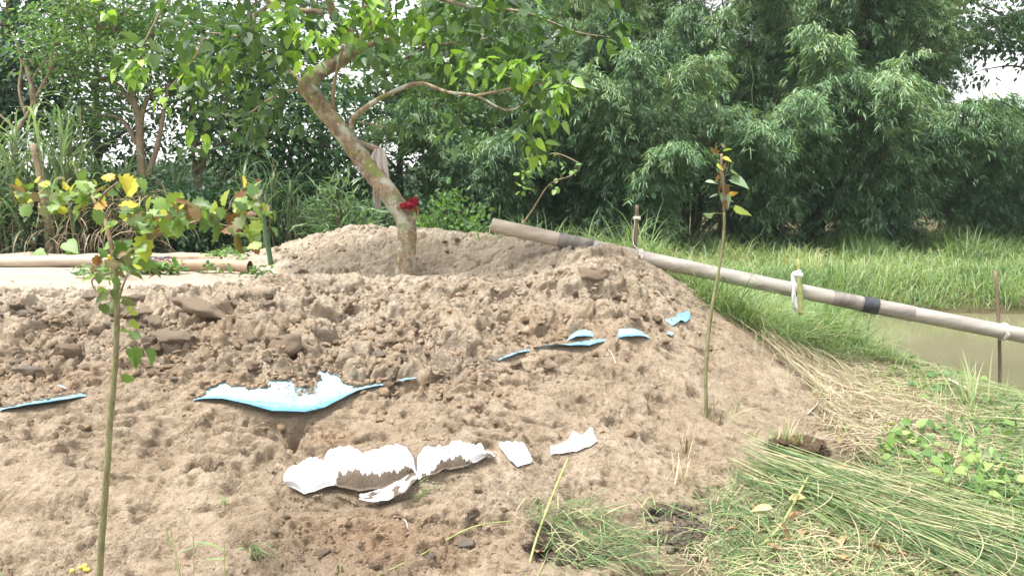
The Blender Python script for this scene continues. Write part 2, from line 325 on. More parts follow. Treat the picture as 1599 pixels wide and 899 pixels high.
def leaf_mat(name, stops, trans=.35, rough=.45, spec=.4):
    m, nt, o = new_mat(name); t = attr(nt, 'tint'); c = ramp(nt, stops, t)
    p = N(nt, 'ShaderNodeBsdfPrincipled'); nt.links.new(c, p.inputs['Base Color'])
    p.inputs['Roughness'].default_value = rough; p.inputs['Specular IOR Level'].default_value = spec
    tr = N(nt, 'ShaderNodeBsdfTranslucent'); nt.links.new(mixc(nt, 1.0, c, (1.25, 1.3, .6), 'MULTIPLY'), tr.inputs[0])
    ms = N(nt, 'ShaderNodeMixShader'); ms.inputs[0].default_value = trans
    nt.links.new(p.outputs[0], ms.inputs[1]); nt.links.new(tr.outputs[0], ms.inputs[2]); nt.links.new(ms.outputs[0], o.inputs[0])
    return m
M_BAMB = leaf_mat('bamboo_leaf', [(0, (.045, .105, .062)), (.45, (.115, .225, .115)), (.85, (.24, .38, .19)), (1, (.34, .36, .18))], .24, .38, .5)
M_TREE = leaf_mat('tree_leaf', [(0, (.028, .072, .045)), (.5, (.060, .135, .068)), (1, (.145, .25, .09))], .34)
M_FEATH = leaf_mat('feathery_leaf', [(0, (.05, .115, .055)), (.5, (.095, .19, .065)), (1, (.19, .31, .09))], .45)
M_MAIN = leaf_mat('broad_leaf', [(0, (.035, .075, .03)), (.45, (.06, .12, .04)), (.7, (.10, .19, .045)), (.85, (.22, .40, .06)), (1, (.33, .50, .08))], .42, .38, .5)
M_SAP = leaf_mat('sapling_leaf', [(0, (.20, .10, .045)), (.15, (.12, .13, .04)), (.35, (.10, .19, .06)), (.6, (.20, .32, .08)), (.8, (.34, .40, .07)), (.93, (.52, .45, .05)), (1, (.50, .30, .05))], .4, .45, .4)
M_SAP2 = leaf_mat('pale_leaf', [(0, (.09, .19, .08)), (.5, (.17, .27, .15)), (1, (.32, .42, .30))], .3, .45, .5)
M_GRASS = leaf_mat('grass_blade', [(0, (.085, .145, .065)), (.4, (.18, .28, .12)), (.75, (.30, .41, .19)), (1, (.50, .46, .29))], .4, .5, .3)
M_REED = leaf_mat('cut_reed', [(0, (.045, .095, .035)), (.3, (.105, .19, .068)), (.55, (.20, .30, .12)), (.75, (.37, .36, .19)), (1, (.52, .44, .30))], .25, .45, .4)
M_STRAW = leaf_mat('straw', [(0, (.12, .09, .06)), (.3, (.28, .225, .15)), (.6, (.47, .40, .28)), (.8, (.60, .52, .38)), (.88, (.30, .36, .15)), (1, (.22, .32, .11))], .15, .6, .2)
M_ELEPH = leaf_mat('tall_grass_leaf', [(0, (.08, .15, .075)), (.5, (.17, .27, .14)), (.85, (.30, .41, .23)), (1, (.46, .42, .28))], .35, .4, .5)
M_CREEP = leaf_mat('creeper_leaf', [(0, (.06, .13, .04)), (.5, (.115, .22, .065)), (.85, (.19, .31, .09)), (1, (.28, .38, .12))], .35, .45, .4)

def bark_mat(name, stops, scale=9, stretch=.35, bs=.6, extra=None):
    m, nt, o = new_mat(name); tc = N(nt, 'ShaderNodeTexCoord'); mp = N(nt, 'ShaderNodeMapping'); mp.inputs['Scale'].default_value = (1, 1, stretch)
    nt.links.new(tc.outputs['Object'], mp.inputs[0]); co = mp.outputs[0]
    n1 = noise(nt, scale, 6, .65, co, .4); n2 = noise(nt, scale * 6, 4, .6, co)
    c = ramp(nt, stops, n1); c = mixc(nt, .6, c, ramp(nt, [(.3, (.55, .52, .5)), (.6, (1.15, 1.15, 1.15))], n2), 'MULTIPLY')
    if extra:
        for (sc_, lo, hi, colr) in extra: c = mixc(nt, ramp(nt, [(lo, (0,)), (hi, (1,))], noise(nt, sc_, 3, .5, tc.outputs['Object'])), c, colr)
    p = N(nt, 'ShaderNodeBsdfPrincipled'); nt.links.new(c, p.inputs['Base Color']); p.inputs['Roughness'].default_value = .85
    p.inputs['Specular IOR Level'].default_value = .2
    nt.links.new(bumpn(nt, math_n(nt, 'ADD', n1, math_n(nt, 'MULTIPLY', n2, .4)), bs, .012), p.inputs['Normal']); nt.links.new(p.outputs[0], o.inputs[0]); return m
M_BARK = bark_mat('mottled_bark', [(.3, (.10, .075, .05)), (.5, (.23, .18, .12)), (.7, (.40, .34, .25))], 16, .8, 1.0,
                  [(7, .52, .62, (.36, .37, .31)), (5, .56, .66, (.17, .20, .06)), (24, .66, .70, (.58, .46, .26))])
M_DBARK = bark_mat('dark_bark', [(.3, (.05, .04, .03)), (.6, (.12, .10, .07))], 10)
M_LBARK = bark_mat('pale_bark', [(.3, (.16, .12, .08)), (.6, (.30, .24, .17))], 10)
M_TWIG = bark_mat('green_stem', [(.3, (.12, .115, .055)), (.6, (.25, .245, .13))], 34, .3, .8)
M_TWIGB = bark_mat('brown_stem', [(.3, (.15, .11, .07)), (.6, (.28, .22, .15))], 30, .3, .5)
M_CULM = bark_mat('bamboo_culm', [(.3, (.05, .075, .03)), (.6, (.13, .15, .06))], 8, .3, .2)
M_GSTAKE = bark_mat('green_stake', [(.3, (.05, .10, .05)), (.6, (.09, .15, .08))], 20, .2, .2)
M_YSTAKE = bark_mat('yellow_stake', [(.3, (.20, .24, .08)), (.6, (.36, .38, .17))], 20, .2, .3)
M_DSTAKE = bark_mat('dark_stake', [(.3, (.09, .07, .05)), (.6, (.22, .17, .12))], 30, .2, .5)
def plain_mat(name, c1, c2, scale=12, rough=.6, bs=.2, bd=.01, spec=.4, stretch=(1, 1, 1), trans=0):
    m, nt, o = new_mat(name); tc = N(nt, 'ShaderNodeTexCoord'); mp = N(nt, 'ShaderNodeMapping'); mp.inputs['Scale'].default_value = stretch
    nt.links.new(tc.outputs['Object'], mp.inputs[0]); n1 = noise(nt, scale, 6, .65, mp.outputs[0])
    c = ramp(nt, [(.32, c1), (.66, c2)], n1)
    p = N(nt, 'ShaderNodeBsdfPrincipled'); nt.links.new(c, p.inputs['Base Color']); p.inputs['Roughness'].default_value = rough
    p.inputs['Specular IOR Level'].default_value = spec
    nt.links.new(bumpn(nt, n1, bs, bd), p.inputs['Normal'])
    if trans:
        t = N(nt, 'ShaderNodeBsdfTranslucent'); nt.links.new(c, t.inputs[0]); ms = N(nt, 'ShaderNodeMixShader'); ms.inputs[0].default_value = trans
        nt.links.new(p.outputs[0], ms.inputs[1]); nt.links.new(t.outputs[0], ms.inputs[2]); nt.links.new(ms.outputs[0], o.inputs[0])
    else: nt.links.new(p.outputs[0], o.inputs[0])
    return m
M_PIPE = plain_mat('grey_pipe_plastic', (.22, .20, .175), (.40, .37, .33), 5, .45, .1, .005, .5, (.5, 3, 3))
M_PIPE2 = plain_mat('beige_pipe_plastic', (.26, .215, .165), (.43, .37, .30), 6, .5, .1, .005, .4, (.5, 3, 3))
M_PIPE3 = plain_mat('rusty_pipe', (.30, .20, .14), (.45, .34, .26), 8, .6, .3, .006, .3, (.6, 3, 3))
M_RUST = plain_mat('rusty_inside', (.10, .045, .03), (.20, .10, .07), 18, .8)
M_BLACK = plain_mat('black_tape', (.014, .016, .022), (.05, .055, .065), 14, .45, .5, .01)
M_SCORCH = plain_mat('scorched_pipe', (.014, .016, .02), (.25, .23, .20), 6, .5, .4, .008, .3, (1, 1, 1))
M_SMOKE = plain_mat('smudged_pipe', (.14, .125, .11), (.34, .31, .275), 5, .5, .1, .005, .4, (.6, 3, 3))
M_ROPE = plain_mat('white_rope', (.55, .50, .44), (.72, .68, .62), 60, .8, .5, .004, .2)
M_PLAST = plain_mat('white_plastic_strip', (.66, .66, .68), (.82, .82, .84), 20, .5, .3, .01, .3, (1, 1, 1), .2)
M_RAG = plain_mat('grey_rag', (.42, .37, .34), (.62, .57, .54), 14, .9, .4, .02, .1, (2, 2, .3), .15)
M_RED = plain_mat('red_cloth', (.11, .008, .015), (.27, .018, .035), 30, .8, .5, .02, .2)
M_TWINE = plain_mat('orange_twine', (.40, .16, .10), (.55, .25, .17), 40, .8)
M_REDT = plain_mat('red_twine', (.38, .03, .03), (.55, .06, .05), 40, .8)
M_DARKRAG = plain_mat('dark_rag', (.05, .05, .07), (.16, .14, .16), 22, .9, .6, .02, .1)
M_HUSK = plain_mat('dry_leaf_brown', (.17, .10, .055), (.38, .26, .14), 30, .8, .5, .01, .2)
M_STRAWP = plain_mat('orange_husk', (.48, .30, .12), (.62, .44, .22), 30, .7, .4, .01, .2)
M_ROOT = plain_mat('root_soil', (.045, .031, .021), (.13, .088, .056), 40, .95, 1.0, .02, .1)
M_STONE = plain_mat('grey_stone', (.24, .235, .22), (.36, .35, .325), 14, .85, .6, .015, .2)
M_YBLOB = plain_mat('yellow_crumb', (.55, .42, .08), (.70, .55, .14), 60, .8, .8, .01, .2)

def bag_mat(name):
    m, nt, o = new_mat(name); tc = N(nt, 'ShaderNodeTexCoord'); n1 = noise(nt, 16, 5, .7, tc.outputs['Object']); n2 = noise(nt, 90, 3, .6, tc.outputs['Object'])
    wv = N(nt, 'ShaderNodeTexWave'); wv.inputs['Scale'].default_value = 90; wv.inputs['Distortion'].default_value = 1; nt.links.new(tc.outputs['Object'], wv.inputs[0])
    w = ramp(nt, [(.3, (.54, .55, .58)), (.6, (.70, .71, .73))], n1)
    f = ramp(nt, [(.46, (0,)), (.54, (1,))], math_n(nt, 'ADD', attr(nt, 'dirt_tone'), math_n(nt, 'ADD', math_n(nt, 'MULTIPLY', math_n(nt, 'SUBTRACT', n1, .5), .25), math_n(nt, 'MULTIPLY', math_n(nt, 'SUBTRACT', n2, .5), .5))))
    c = mixc(nt, f, w, ramp(nt, [(.3, (.075, .057, .040)), (.65, (.135, .105, .075))], n2))  # mud brown, taken darker to paint in the underside's shade
    p = N(nt, 'ShaderNodeBsdfPrincipled'); nt.links.new(c, p.inputs['Base Color']); p.inputs['Roughness'].default_value = .6
    p.inputs['Specular IOR Level'].default_value = .3
    nt.links.new(bumpn(nt, math_n(nt, 'ADD', math_n(nt, 'MULTIPLY', wv.outputs[0], .15), n1), .5, .008), p.inputs['Normal']); nt.links.new(p.outputs[0], o.inputs[0]); return m
M_BAG = bag_mat('white_woven_bag')
def blue_mat():
    m, nt, o = new_mat('blue_woven_sheet'); tc = N(nt, 'ShaderNodeTexCoord'); n1 = noise(nt, 10, 5, .65, tc.outputs['Object']); n2 = noise(nt, 55, 4, .7, tc.outputs['Object'])
    mp = N(nt, 'ShaderNodeMapping'); mp.inputs['Scale'].default_value = (1.2, 14, 14); nt.links.new(tc.outputs['Object'], mp.inputs[0])
    st = noise(nt, 3.2, 4, .6, mp.outputs[0], 1.2)
    t = math_n(nt, 'ADD', attr(nt, 'dirt_tone'), math_n(nt, 'MULTIPLY', math_n(nt, 'SUBTRACT', st, .5), 1.5))
    c = ramp(nt, [(.15, (.38, .52, .56)), (.45, (.27, .46, .54)), (.75, (.13, .33, .46)), (1, (.05, .21, .35))], t)
    c = mixc(nt, ramp(nt, [(.58, (0,)), (.68, (1,))], n2), c, (.46, .40, .33))
    p = N(nt, 'ShaderNodeBsdfPrincipled'); nt.links.new(c, p.inputs['Base Color']); p.inputs['Roughness'].default_value = .4
    nt.links.new(bumpn(nt, math_n(nt, 'ADD', math_n(nt, 'MULTIPLY', st, 2.0), math_n(nt, 'MULTIPLY', n1, .6)), .5, .01), p.inputs['Normal']); nt.links.new(p.outputs[0], o.inputs[0]); return m
M_BLUE = blue_mat()
m, nt, o = new_mat('muddy_water'); tc = N(nt, 'ShaderNodeTexCoord'); p = N(nt, 'ShaderNodeBsdfPrincipled')
nt.links.new(ramp(nt, [(.35, (.165, .155, .095)), (.65, (.205, .19, .12))], noise(nt, .5, 3, .5, tc.outputs['Object'])), p.inputs['Base Color'])
p.inputs['Roughness'].default_value = .09; p.inputs['Specular IOR Level'].default_value = .5
nt.links.new(bumpn(nt, noise(nt, 5, 3, .5, tc.outputs['Object']), .15, .01), p.inputs['Normal']); nt.links.new(p.outputs[0], o.inputs[0]); M_WATER = m

# ------------------------------------------------------------------ mesh helpers
class MB:
    """collects vertices, faces (as arrays of equal-sided polygons) and a tint per vertex, and links them as ONE mesh object"""
    def __init__(s): s.v = []; s.f = {}; s.t = []; s.n = 0
    def add(s, v, f, t=0.5):
        v = np.asarray(v, float).reshape(-1, 3); f = np.asarray(f, np.int64)
        s.v.append(v); s.f.setdefault(f.shape[1], []).append(f + s.n)
        s.t.append(np.broadcast_to(np.asarray(t, float), (len(v),))); s.n += len(v); return s
    def addf(s, v, faces, t=.5):
        v = np.asarray(v, float)
        for k in {len(q) for q in faces}:
            s.f.setdefault(k, []).append(np.array([q for q in faces if len(q) == k], np.int64) + s.n)
        s.v.append(v); s.t.append(np.full(len(v), t) if np.isscalar(t) else t); s.n += len(v); return s
    def mesh(s, name, mat, smooth=False, origin=None):
        me = bpy.data.meshes.new(name); v = np.concatenate(s.v)
        if origin is not None: v = v - np.asarray(origin)
        me.vertices.add(len(v)); me.vertices.foreach_set('co', v.astype(np.float32).ravel())
        loops = []; starts = []; pos = 0
        for k, fs in s.f.items():
            a = np.concatenate(fs); loops.append(a.ravel()); starts.append(pos + np.arange(len(a)) * k); pos += a.size
        loops = np.concatenate(loops); starts = np.concatenate(starts)
        me.loops.add(len(loops)); me.loops.foreach_set('vertex_index', loops.astype(np.int32))
        me.polygons.add(len(starts)); me.polygons.foreach_set('loop_start', starts.astype(np.int32))
        me.update(calc_edges=True)
        if smooth: me.polygons.foreach_set('use_smooth', np.ones(len(starts), bool))
        a = me.attributes.new('tint', 'FLOAT', 'POINT'); a.data.foreach_set('value', np.concatenate(s.t).astype(np.float32))
        me.materials.append(mat); me.validate(); return me
    def build(s, name, mat, parent=None, smooth=False, origin=None):
        return link(name, s.mesh(name, mat, smooth, origin), parent, origin)
def link(name, data, parent=None, loc=None):
    o = bpy.data.objects.new(name, data); COL.objects.link(o)
    if parent is not None: o.parent = parent
    if loc is not None: 
        o.location = loc
        if parent is not None: o.location = [a - b for a, b in zip(loc, parent.location)]
    return o
def tag(o, label=None, cat=None, group=None, kind=None):
    for k, v in (('label', label), ('category', cat), ('group', group), ('kind', kind)):
        if v: o[k] = v
    return o
def empty(name, loc, label, cat, group=None):
    o = bpy.data.objects.new(name, None); COL.objects.link(o); o.location = loc; o.empty_display_size = .1
    return tag(o, label, cat, group)
def unit(v): v = np.asarray(v, float); return v / np.maximum(np.linalg.norm(v, axis=-1, keepdims=True), 1e-9)
def catmull(pts, radii, n=6):
    p = np.array(pts, float); r = np.array(radii, float); q = np.vstack([2 * p[0] - p[1], p, 2 * p[-1] - p[-2]]); out = []; ro = []
    for i in range(len(p) - 1):
        for k in range(n):
            t = k / n; a, b, c, d = q[i], q[i + 1], q[i + 2], q[i + 3]
            out.append(.5 * ((2 * b) + (c - a) * t + (2 * a - 5 * b + 4 * c - d) * t * t + (3 * b - a - 3 * c + d) * t ** 3)); ro.append(r[i] * (1 - t) + r[i + 1] * t)
    out.append(p[-1]); ro.append(r[-1]); return np.array(out), np.array(ro)
def tube(mb, pts, radii, seg=8, caps=True, wob=0.0, t=.5, sm=0):
    if np.ndim(radii) == 0: radii = [radii] * len(pts)
    if sm: pts, radii = catmull(pts, radii, sm)
    p = np.array(pts, float); n = len(p); r = np.broadcast_to(np.asarray(radii, float), (n,))
    d = unit(np.gradient(p, axis=0)); ref = np.array([0, 0, 1.]) if abs(d[0][2]) < .9 else np.array([1., 0, 0])
    u = unit(np.cross(d[0], ref)); vs = []
    a = np.arange(seg) / seg * 2 * math.pi
    for i in range(n):
        u = unit(u - d[i] * np.dot(u, d[i])); w = np.cross(d[i], u)
        rr = r[i] * (1 + (wob * (rng.random(seg) - .5) * 2 if wob else 0))
        vs.append(p[i] + (np.cos(a) * rr)[:, None] * u + (np.sin(a) * rr)[:, None] * w)
    v = np.vstack(vs); i = np.arange(n - 1)[:, None] * seg; k = np.arange(seg)[None]; k2 = (k + 1) % seg
    f = np.stack([i + k, i + k2, i + seg + k2, i + seg + k], -1).reshape(-1, 4)
    base = mb.n; mb.add(v, f, t)
    if caps:
        mb.f.setdefault(seg, []).append(np.array([base + np.arange(seg)[::-1], base + (n - 1) * seg + np.arange(seg)]))
    return mb
def frames(dirs, nrm):
    d = unit(dirs); s = unit(np.cross(d, nrm)); n = np.cross(s, d); return d, s, n
LEAF_D = (np.array([[0, 0, 0], [.38, .5, .03], [1, 0, -.12], [.38, -.5, .03]], float), np.array([[0, 1, 2], [0, 2, 3]]))          # lance leaf
LEAF_O = (np.array([[0, 0, 0], [.3, .46, .05], [.7, .40, .0], [1, 0, -.15], [.7, -.40, 0], [.3, -.46, .05], [.5, 0, -.05]], float),
          np.array([[0, 1, 6], [1, 2, 6], [2, 3, 6], [3, 4, 6], [4, 5, 6], [5, 0, 6]]))                                             # oval leaf
LEAF_H = (np.array([[0, 0, 0], [-.08, .22, .03], [.12, .48, .05], [.42, .46, .0], [.75, .24, -.10], [1.05, 0, -.24], [.75, -.24, -.10], [.42, -.46, 0], [.12, -.48, .05], [-.08, -.22, .03], [.3, 0, -.06], [.7, 0, -.14]], float),
          np.array([[0, 1, 10], [1, 2, 10], [2, 3, 10], [3, 11, 10], [3, 4, 11], [4, 5, 11], [5, 6, 11], [6, 7, 11], [7, 10, 11], [7, 8, 10], [8, 9, 10], [9, 0, 10]]))  # heart leaf
_a = np.array([(0, 0), (-.10, .16), (.02, .34), (.16, .30), (.20, .50), (.36, .40), (.50, .47), (.58, .30), (.76, .30), (.84, .14), (1.0, 0)])
_o = np.vstack([_a, (_a[1:-1] * [1, -1])[::-1]]); _o = np.column_stack([_o, -.22 * _o[:, 0] ** 2 + .10 * np.abs(_o[:, 1])]); _n = len(_o)
LEAF_L = (np.vstack([_o, [[.22, 0, -.05], [.6, 0, -.10]]]), np.array([[i, (i + 1) % _n, _n if (i < 6 or i >= _n - 6) else _n + 1] for i in range(_n)] + [[6, _n + 1, _n], [_n - 6, _n, _n + 1]]))
def leaves(mb, T, pos, dirs, nrm, size, width=1.0, tint=.5, curl=0):
    V, Fc = T; d, s, n = frames(dirs, nrm); N_ = len(pos); size = np.broadcast_to(size, (N_,)); width = np.broadcast_to(width, (N_,))
    zz = np.broadcast_to(V[:, 2], (N_, len(V)))
    if curl: zz = zz * (1 + curl * rng.standard_normal((N_, 1))) + curl * .15 * rng.standard_normal((N_, 1)) * np.abs(V[:, 1])[None] * 2
    v = pos[:, None] + size[:, None, None] * (V[None, :, :1] * d[:, None] + V[None, :, 1:2] * width[:, None, None] * s[:, None] + zz[..., None] * n[:, None])
    f = (Fc[None] + (np.arange(N_) * len(V))[:, None, None]).reshape(-1, Fc.shape[1])
    mb.add(v.reshape(-1, 3), f, np.repeat(np.broadcast_to(tint, (N_,)), len(V)))
def rv(n, s=1.0): return rng.standard_normal((n, 3)) * s
def blades(mb, base, heading, length, width, rise, droop, K=4, tint=.5, ground=False, twist=.3, lift=.01):
    """grass blades: base (N,3), heading (N,) angle in plan, rise = initial slope angle, droop = how far it bends down"""
    n = len(base); heading, length, width, rise, droop = (np.broadcast_to(q, (n,)) for q in (heading, length, width, rise, droop))
    s = np.linspace(0, 1, K + 1)[None]; ang = rise[:, None] - droop[:, None] * s ** 1.3
    seg = length[:, None] / K
    hx = np.concatenate([np.zeros((n, 1)), np.cumsum(np.cos(ang[:, :-1]) * seg, 1)], 1); hzz = np.concatenate([np.zeros((n, 1)), np.cumsum(np.sin(ang[:, :-1]) * seg, 1)], 1)
    hd = heading[:, None] + twist * (rng.random((n, 1)) - .5) * s * 2
    x = base[:, None, 0] + np.cos(hd) * hx; y = base[:, None, 1] + np.sin(hd) * hx; z = base[:, None, 2] + hzz
    if ground: z = sample(BASE, x, y) + .012 + lift_arr(n, lift)[:, None] + .03 * np.sin(np.pi * s) * rng.random((n, 1)) - .02 * s
    c = np.stack([x, y, z], -1); w = width[:, None] * np.clip(1.02 - s ** 2.2, .06, 1) * (.55 + .45 * np.minimum(s * 4, 1))
    rollv = rng.random(n) * .9 - .45
    sx = -np.sin(hd) * np.cos(rollv)[:, None]; sy = np.cos(hd) * np.cos(rollv)[:, None]; sz = np.broadcast_to(np.sin(rollv)[:, None], sx.shape)
    sd = np.stack([sx, sy, sz], -1) * (w / 2)[..., None]
    v = np.stack([c - sd, c + sd], 2).reshape(n, -1, 3)
    k = np.arange(K)[:, None] * 2; q = k + np.array([[0, 1, 3, 2]])
    f = (q[None] + (np.arange(n) * (2 * (K + 1)))[:, None, None]).reshape(-1, 4)
    mb.add(v.reshape(-1, 3), f, np.repeat(np.broadcast_to(tint, (n,)), 2 * (K + 1)))
def lift_arr(n, l): return l * rng.random(n)
def tri(n): return (rng.random(n) + rng.random(n)) / 2

# ------------------------------------------------------------------ ground and water
gm = MB(); ny, nx = XX.shape
idx = (np.arange(ny - 1)[:, None] * nx + np.arange(nx - 1)[None])
push = np.clip(detail, -.06, .06) * .65                     # lumps and ledges lean out over the slope
gm.add(np.stack([XX + .25 * push, YY - push, H], -1).reshape(-1, 3), np.stack([idx, idx + 1, idx + nx + 1, idx + nx], -1).reshape(-1, 4))
gme = gm.mesh('ground', M_SOIL, True)
for nm, A in (('clod', CLOD), ('dry', DRY), ('litter', LIT), ('mud', MUD), ('orange', ORA)):
    a = gme.attributes.new(nm, 'FLOAT', 'POINT'); a.data.foreach_set('value', A.astype(np.float32).ravel())
tag(link('ground', gme), kind='structure')
wm = MB(); wm.add([(3.2, -6, -.2), (40, -6, -.2), (40, 12.9, -.2), (3.2, 12.9, -.2)], [[0, 1, 2, 3]])
tag(wm.build('water', M_WATER), kind='structure')

# ------------------------------------------------------------------ rubble: stuff of small clods, and the larger clods one by one
def ico(sub):
    import bmesh
    bm = bmesh.new(); bmesh.ops.create_icosphere(bm, subdivisions=sub, radius=1)
    v = np.array([q.co[:] for q in bm.verts]); f = np.array([[w.index for w in q.verts] for q in bm.faces]); bm.free(); return v, f
def rock_shape(v, seed, cuts=9, rough=.12):
    g = np.random.default_rng(seed); v = v.copy()
    for _ in range(cuts):
        n = unit(g.standard_normal(3)); d = g.uniform(.45, .85); k = v @ n - d; v -= np.maximum(k, 0)[:, None] * n * .95
    a = g.uniform(0, 9, 3); s = np.sin(v * 5.1 + a[0]) * np.sin(v[:, [1, 2, 0]] * 6.3 + a[1]) * rough
    return v * (1 + s.sum(1, keepdims=True) * .6) + g.standard_normal(v.shape) * rough * .16
def rotm(n):
    q = unit(rng.standard_normal((n, 4))); w, x, y, z = q.T
    return np.stack([1 - 2 * (y * y + z * z), 2 * (x * y - z * w), 2 * (x * z + y * w), 2 * (x * y + z * w), 1 - 2 * (x * x + z * z), 2 * (y * z - x * w),
                     2 * (x * z - y * w), 2 * (y * z + x * w), 1 - 2 * (x * x + y * y)], -1).reshape(n, 3, 3)
I1, I2, I3 = ico(1), ico(2), ico(3)
def patch_free(x, y): return sample(keep, x, y) < .55
def scatter_px(n, x0, x1, y0, y1):
    px = rng.uniform(x0, x1, n); py = rng.uniform(y0, y1, n); x, y, z = hit(px, py); return px, py, x, y
def rubble(mb, x, y, size, var=14, tint=None):
    n = len(x); z = hz(x, y); kk = rng.integers(0, var, n)
    for k in range(var):
        m = kk == k
        if not m.any(): continue
        v = rock_shape(I1[0], 100 + k, 9, .22) * np.array([1, .5 + .035 * k, .35 + .03 * k]); Rm = rotm(m.sum())
        Rm[:, 2] = Rm[:, 2] * .75
        c = np.stack([x[m], y[m], z[m] + size[m] * .18], -1)
        vv = np.einsum('nij,kj->nki', Rm, v) * size[m][:, None, None] + c[:, None]
        f = (I1[1][None] + (np.arange(m.sum()) * len(v))[:, None, None]).reshape(-1, 3)
        tt = rng.random(m.sum()) if tint is None else tint[m]
        mb.add(vv.reshape(-1, 3), f, np.repeat(tt, len(v)))
mb = MB()
px, py, x, y = scatter_px(24000, -60, 1140, 425, 700)
w = sample(CLOD, x, y); m = (rng.random(len(x)) < w ** 1.3 * np.clip(.35 + 1.6 * (fbm(x * 3, y * 3, 500, 3) + .25), .12, 1)) & patch_free(x, y)
sz = .006 + .013 * rng.random(m.sum()) ** 2 + .040 * rng.random(m.sum()) ** 8
rubble(mb, x[m], y[m], sz, tint=np.clip(.15 + .8 * rng.random(m.sum()) * (.6 + .4 * (py[m] < 520)), 0, 1))
px, py, x, y = scatter_px(5200, 380, 900, 640, 899)
o_ = sample(ORA, x, y); m = (rng.random(len(x)) < o_ * 1.0 + .05) & patch_free(x, y)
rubble(mb, x[m], y[m], .004 + .007 * rng.random(m.sum()) ** 2 + .012 * rng.random(m.sum()) ** 8, tint=.1 + .5 * rng.random(m.sum()))
px, py, x, y = scatter_px(2200, -40, 1300, 400, 899); m = patch_free(x, y) & (sample(LIT, x, y) < .5) & (sample(DRY, x, y) < .8)
rubble(mb, x[m], y[m], .004 + .009 * rng.random(m.sum()) ** 3, tint=.2 + .6 * rng.random(m.sum()))
px, py, x, y = scatter_px(2500, 420, 1060, 352, 450); m = (y > 5.6) & (sample(LIT, x, y) < .4)
rubble(mb, x[m], y[m], .008 + .02 * rng.random(m.sum()) ** 4, tint=.45 + .4 * rng.random(m.sum()))
tag(mb.build('rubble', M_CLOD), 'loose crumbs and small lumps of tan earth strewn over the bank', 'rubble', None, 'stuff')

CL_V = []
for k in range(12):
    b = MB(); v = rock_shape(I3[0], 300 + k, 13, .13) * np.array([1, .8, .58]); fb = .05 * np.sin(v * 17).sum(1) * .3
    b.add(v * (1 + fb[:, None]) + rng.standard_normal(v.shape) * .02, I3[1], (.3, .4, .5, .6, .7, .9, .8, 1.0, .5, .55, .75, .95)[k]); CL_V.append(b.mesh('soil_clod', M_CLOD))
def clod(px, py, size, rot, var, label, grp=None, A=None, name='soil_clod', sink=.25, scl=(1, 1, 1), cat='clod'):
    x, y, z = hit([px], [py], H); o = link(name, CL_V[var]); s = size
    o.location = (x[0], y[0], float(hz(x, y)[0]) + s * (.5 - sink) * scl[2]); o.rotation_euler = rot; o.scale = (s * scl[0], s * scl[1], s * scl[2]); return tag(o, label, cat, grp)
clod(103, 562, .085, (.5, .3, .9), 2, 'large smooth brown clod shaped like a rounded block, far left of the rubble', scl=(1, .9, 1.3), sink=.0)
clod(250, 507, .085, (.15, .1, .2), 6, 'grey cracked flat block tucked under the dark overhanging crust', scl=(1.1, .8, 1.1))
clod(322, 487, .15, (.1, .25, .3), 6, 'biggest grey crust slab tilted over the crack near the dry sand', scl=(1.3, .8, .75))
clod(225, 486, .13, (.1, -.25, .1), 6, 'long grey crust slab just right of the leafy sapling stem', scl=(1.3, .7, .6))
clod(148, 466, .07, (.2, .2, .9), 11, 'pale grey flat clod on the edge of the dry sand left of the sapling', scl=(1.3, .8, .8))
clod(278, 534, .12, (.1, .1, .3), 5, 'wide tan clod with a flat top below the grey cracked block', scl=(1.3, .9, .8))
clod(446, 549, .14, (.3, -.1, .2), 4, 'very large tan earth lump above the big blue sheet', scl=(1.15, .9, 1.1))
clod(395, 532, .065, (.4, .6, .2), 5, 'rounded pale clod left of the very large tan lump')
clod(545, 488, .075, (.9, .3, .4), 1, 'reddish brown clod in a hollow in the middle of the rubble slope', scl=(.8, .7, 1.4))
clod(592, 556, .06, (.3, .2, 1.9), 7, 'smooth grey rounded stone-like clod above the thin end of the big blue sheet')
clod(930, 432, .13, (.35, .1, .4), 4, 'large smooth tan slab near the top of the mound below the buried pipe joint', scl=(1.2, .9, .8))
clod(705, 466, .055, (.4, .1, .9), 1, 'brown clod right of the leaning tree base')
clod(820, 506, .06, (1.1, .2, .3), 0, 'dark brown upright clod in a hollow left of the small blue pieces', scl=(.7, .7, 1.3))
clod(1000, 493, .075, (.4, .3, .2), 3, 'brown block-shaped clod left of the torn blue scrap', scl=(1.2, .8, .9))
clod(1028, 503, .06, (.6, .3, 1.2), 0, 'dark knobbly clod touching the torn blue scrap')
clod(555, 607, .028, (.4, .2, .5), 1, 'small brown clod sitting on the right edge of the big blue sheet', sink=-.1)
clod(498, 596, .03, (.4, .5, .5), 1, 'brown crumbly clod lying on the middle of the big blue sheet', sink=-.3)
clod(485, 610, .022, (.4, .9, .5), 2, 'tiny brown clod lowest on the middle of the big blue sheet', sink=-.6)
clod(727, 849, .045, (.2, .1, .5), 7, 'grey stone lying alone on the damp soil at the bottom', name='stone', cat='stone').data = CL_V[7]
clod(1092, 774, .05, (.2, .1, .2), 1, 'rounded brown mud lump beside the cut stubble', scl=(1.3, .8, .7))
clod(788, 801, .028, (.2, .1, .5), 0, 'dark brown clod left of the heap of cut grass')
clod(745, 765, .035, (.2, .5, .5), 3, 'brownish grey clod below the second white bag')
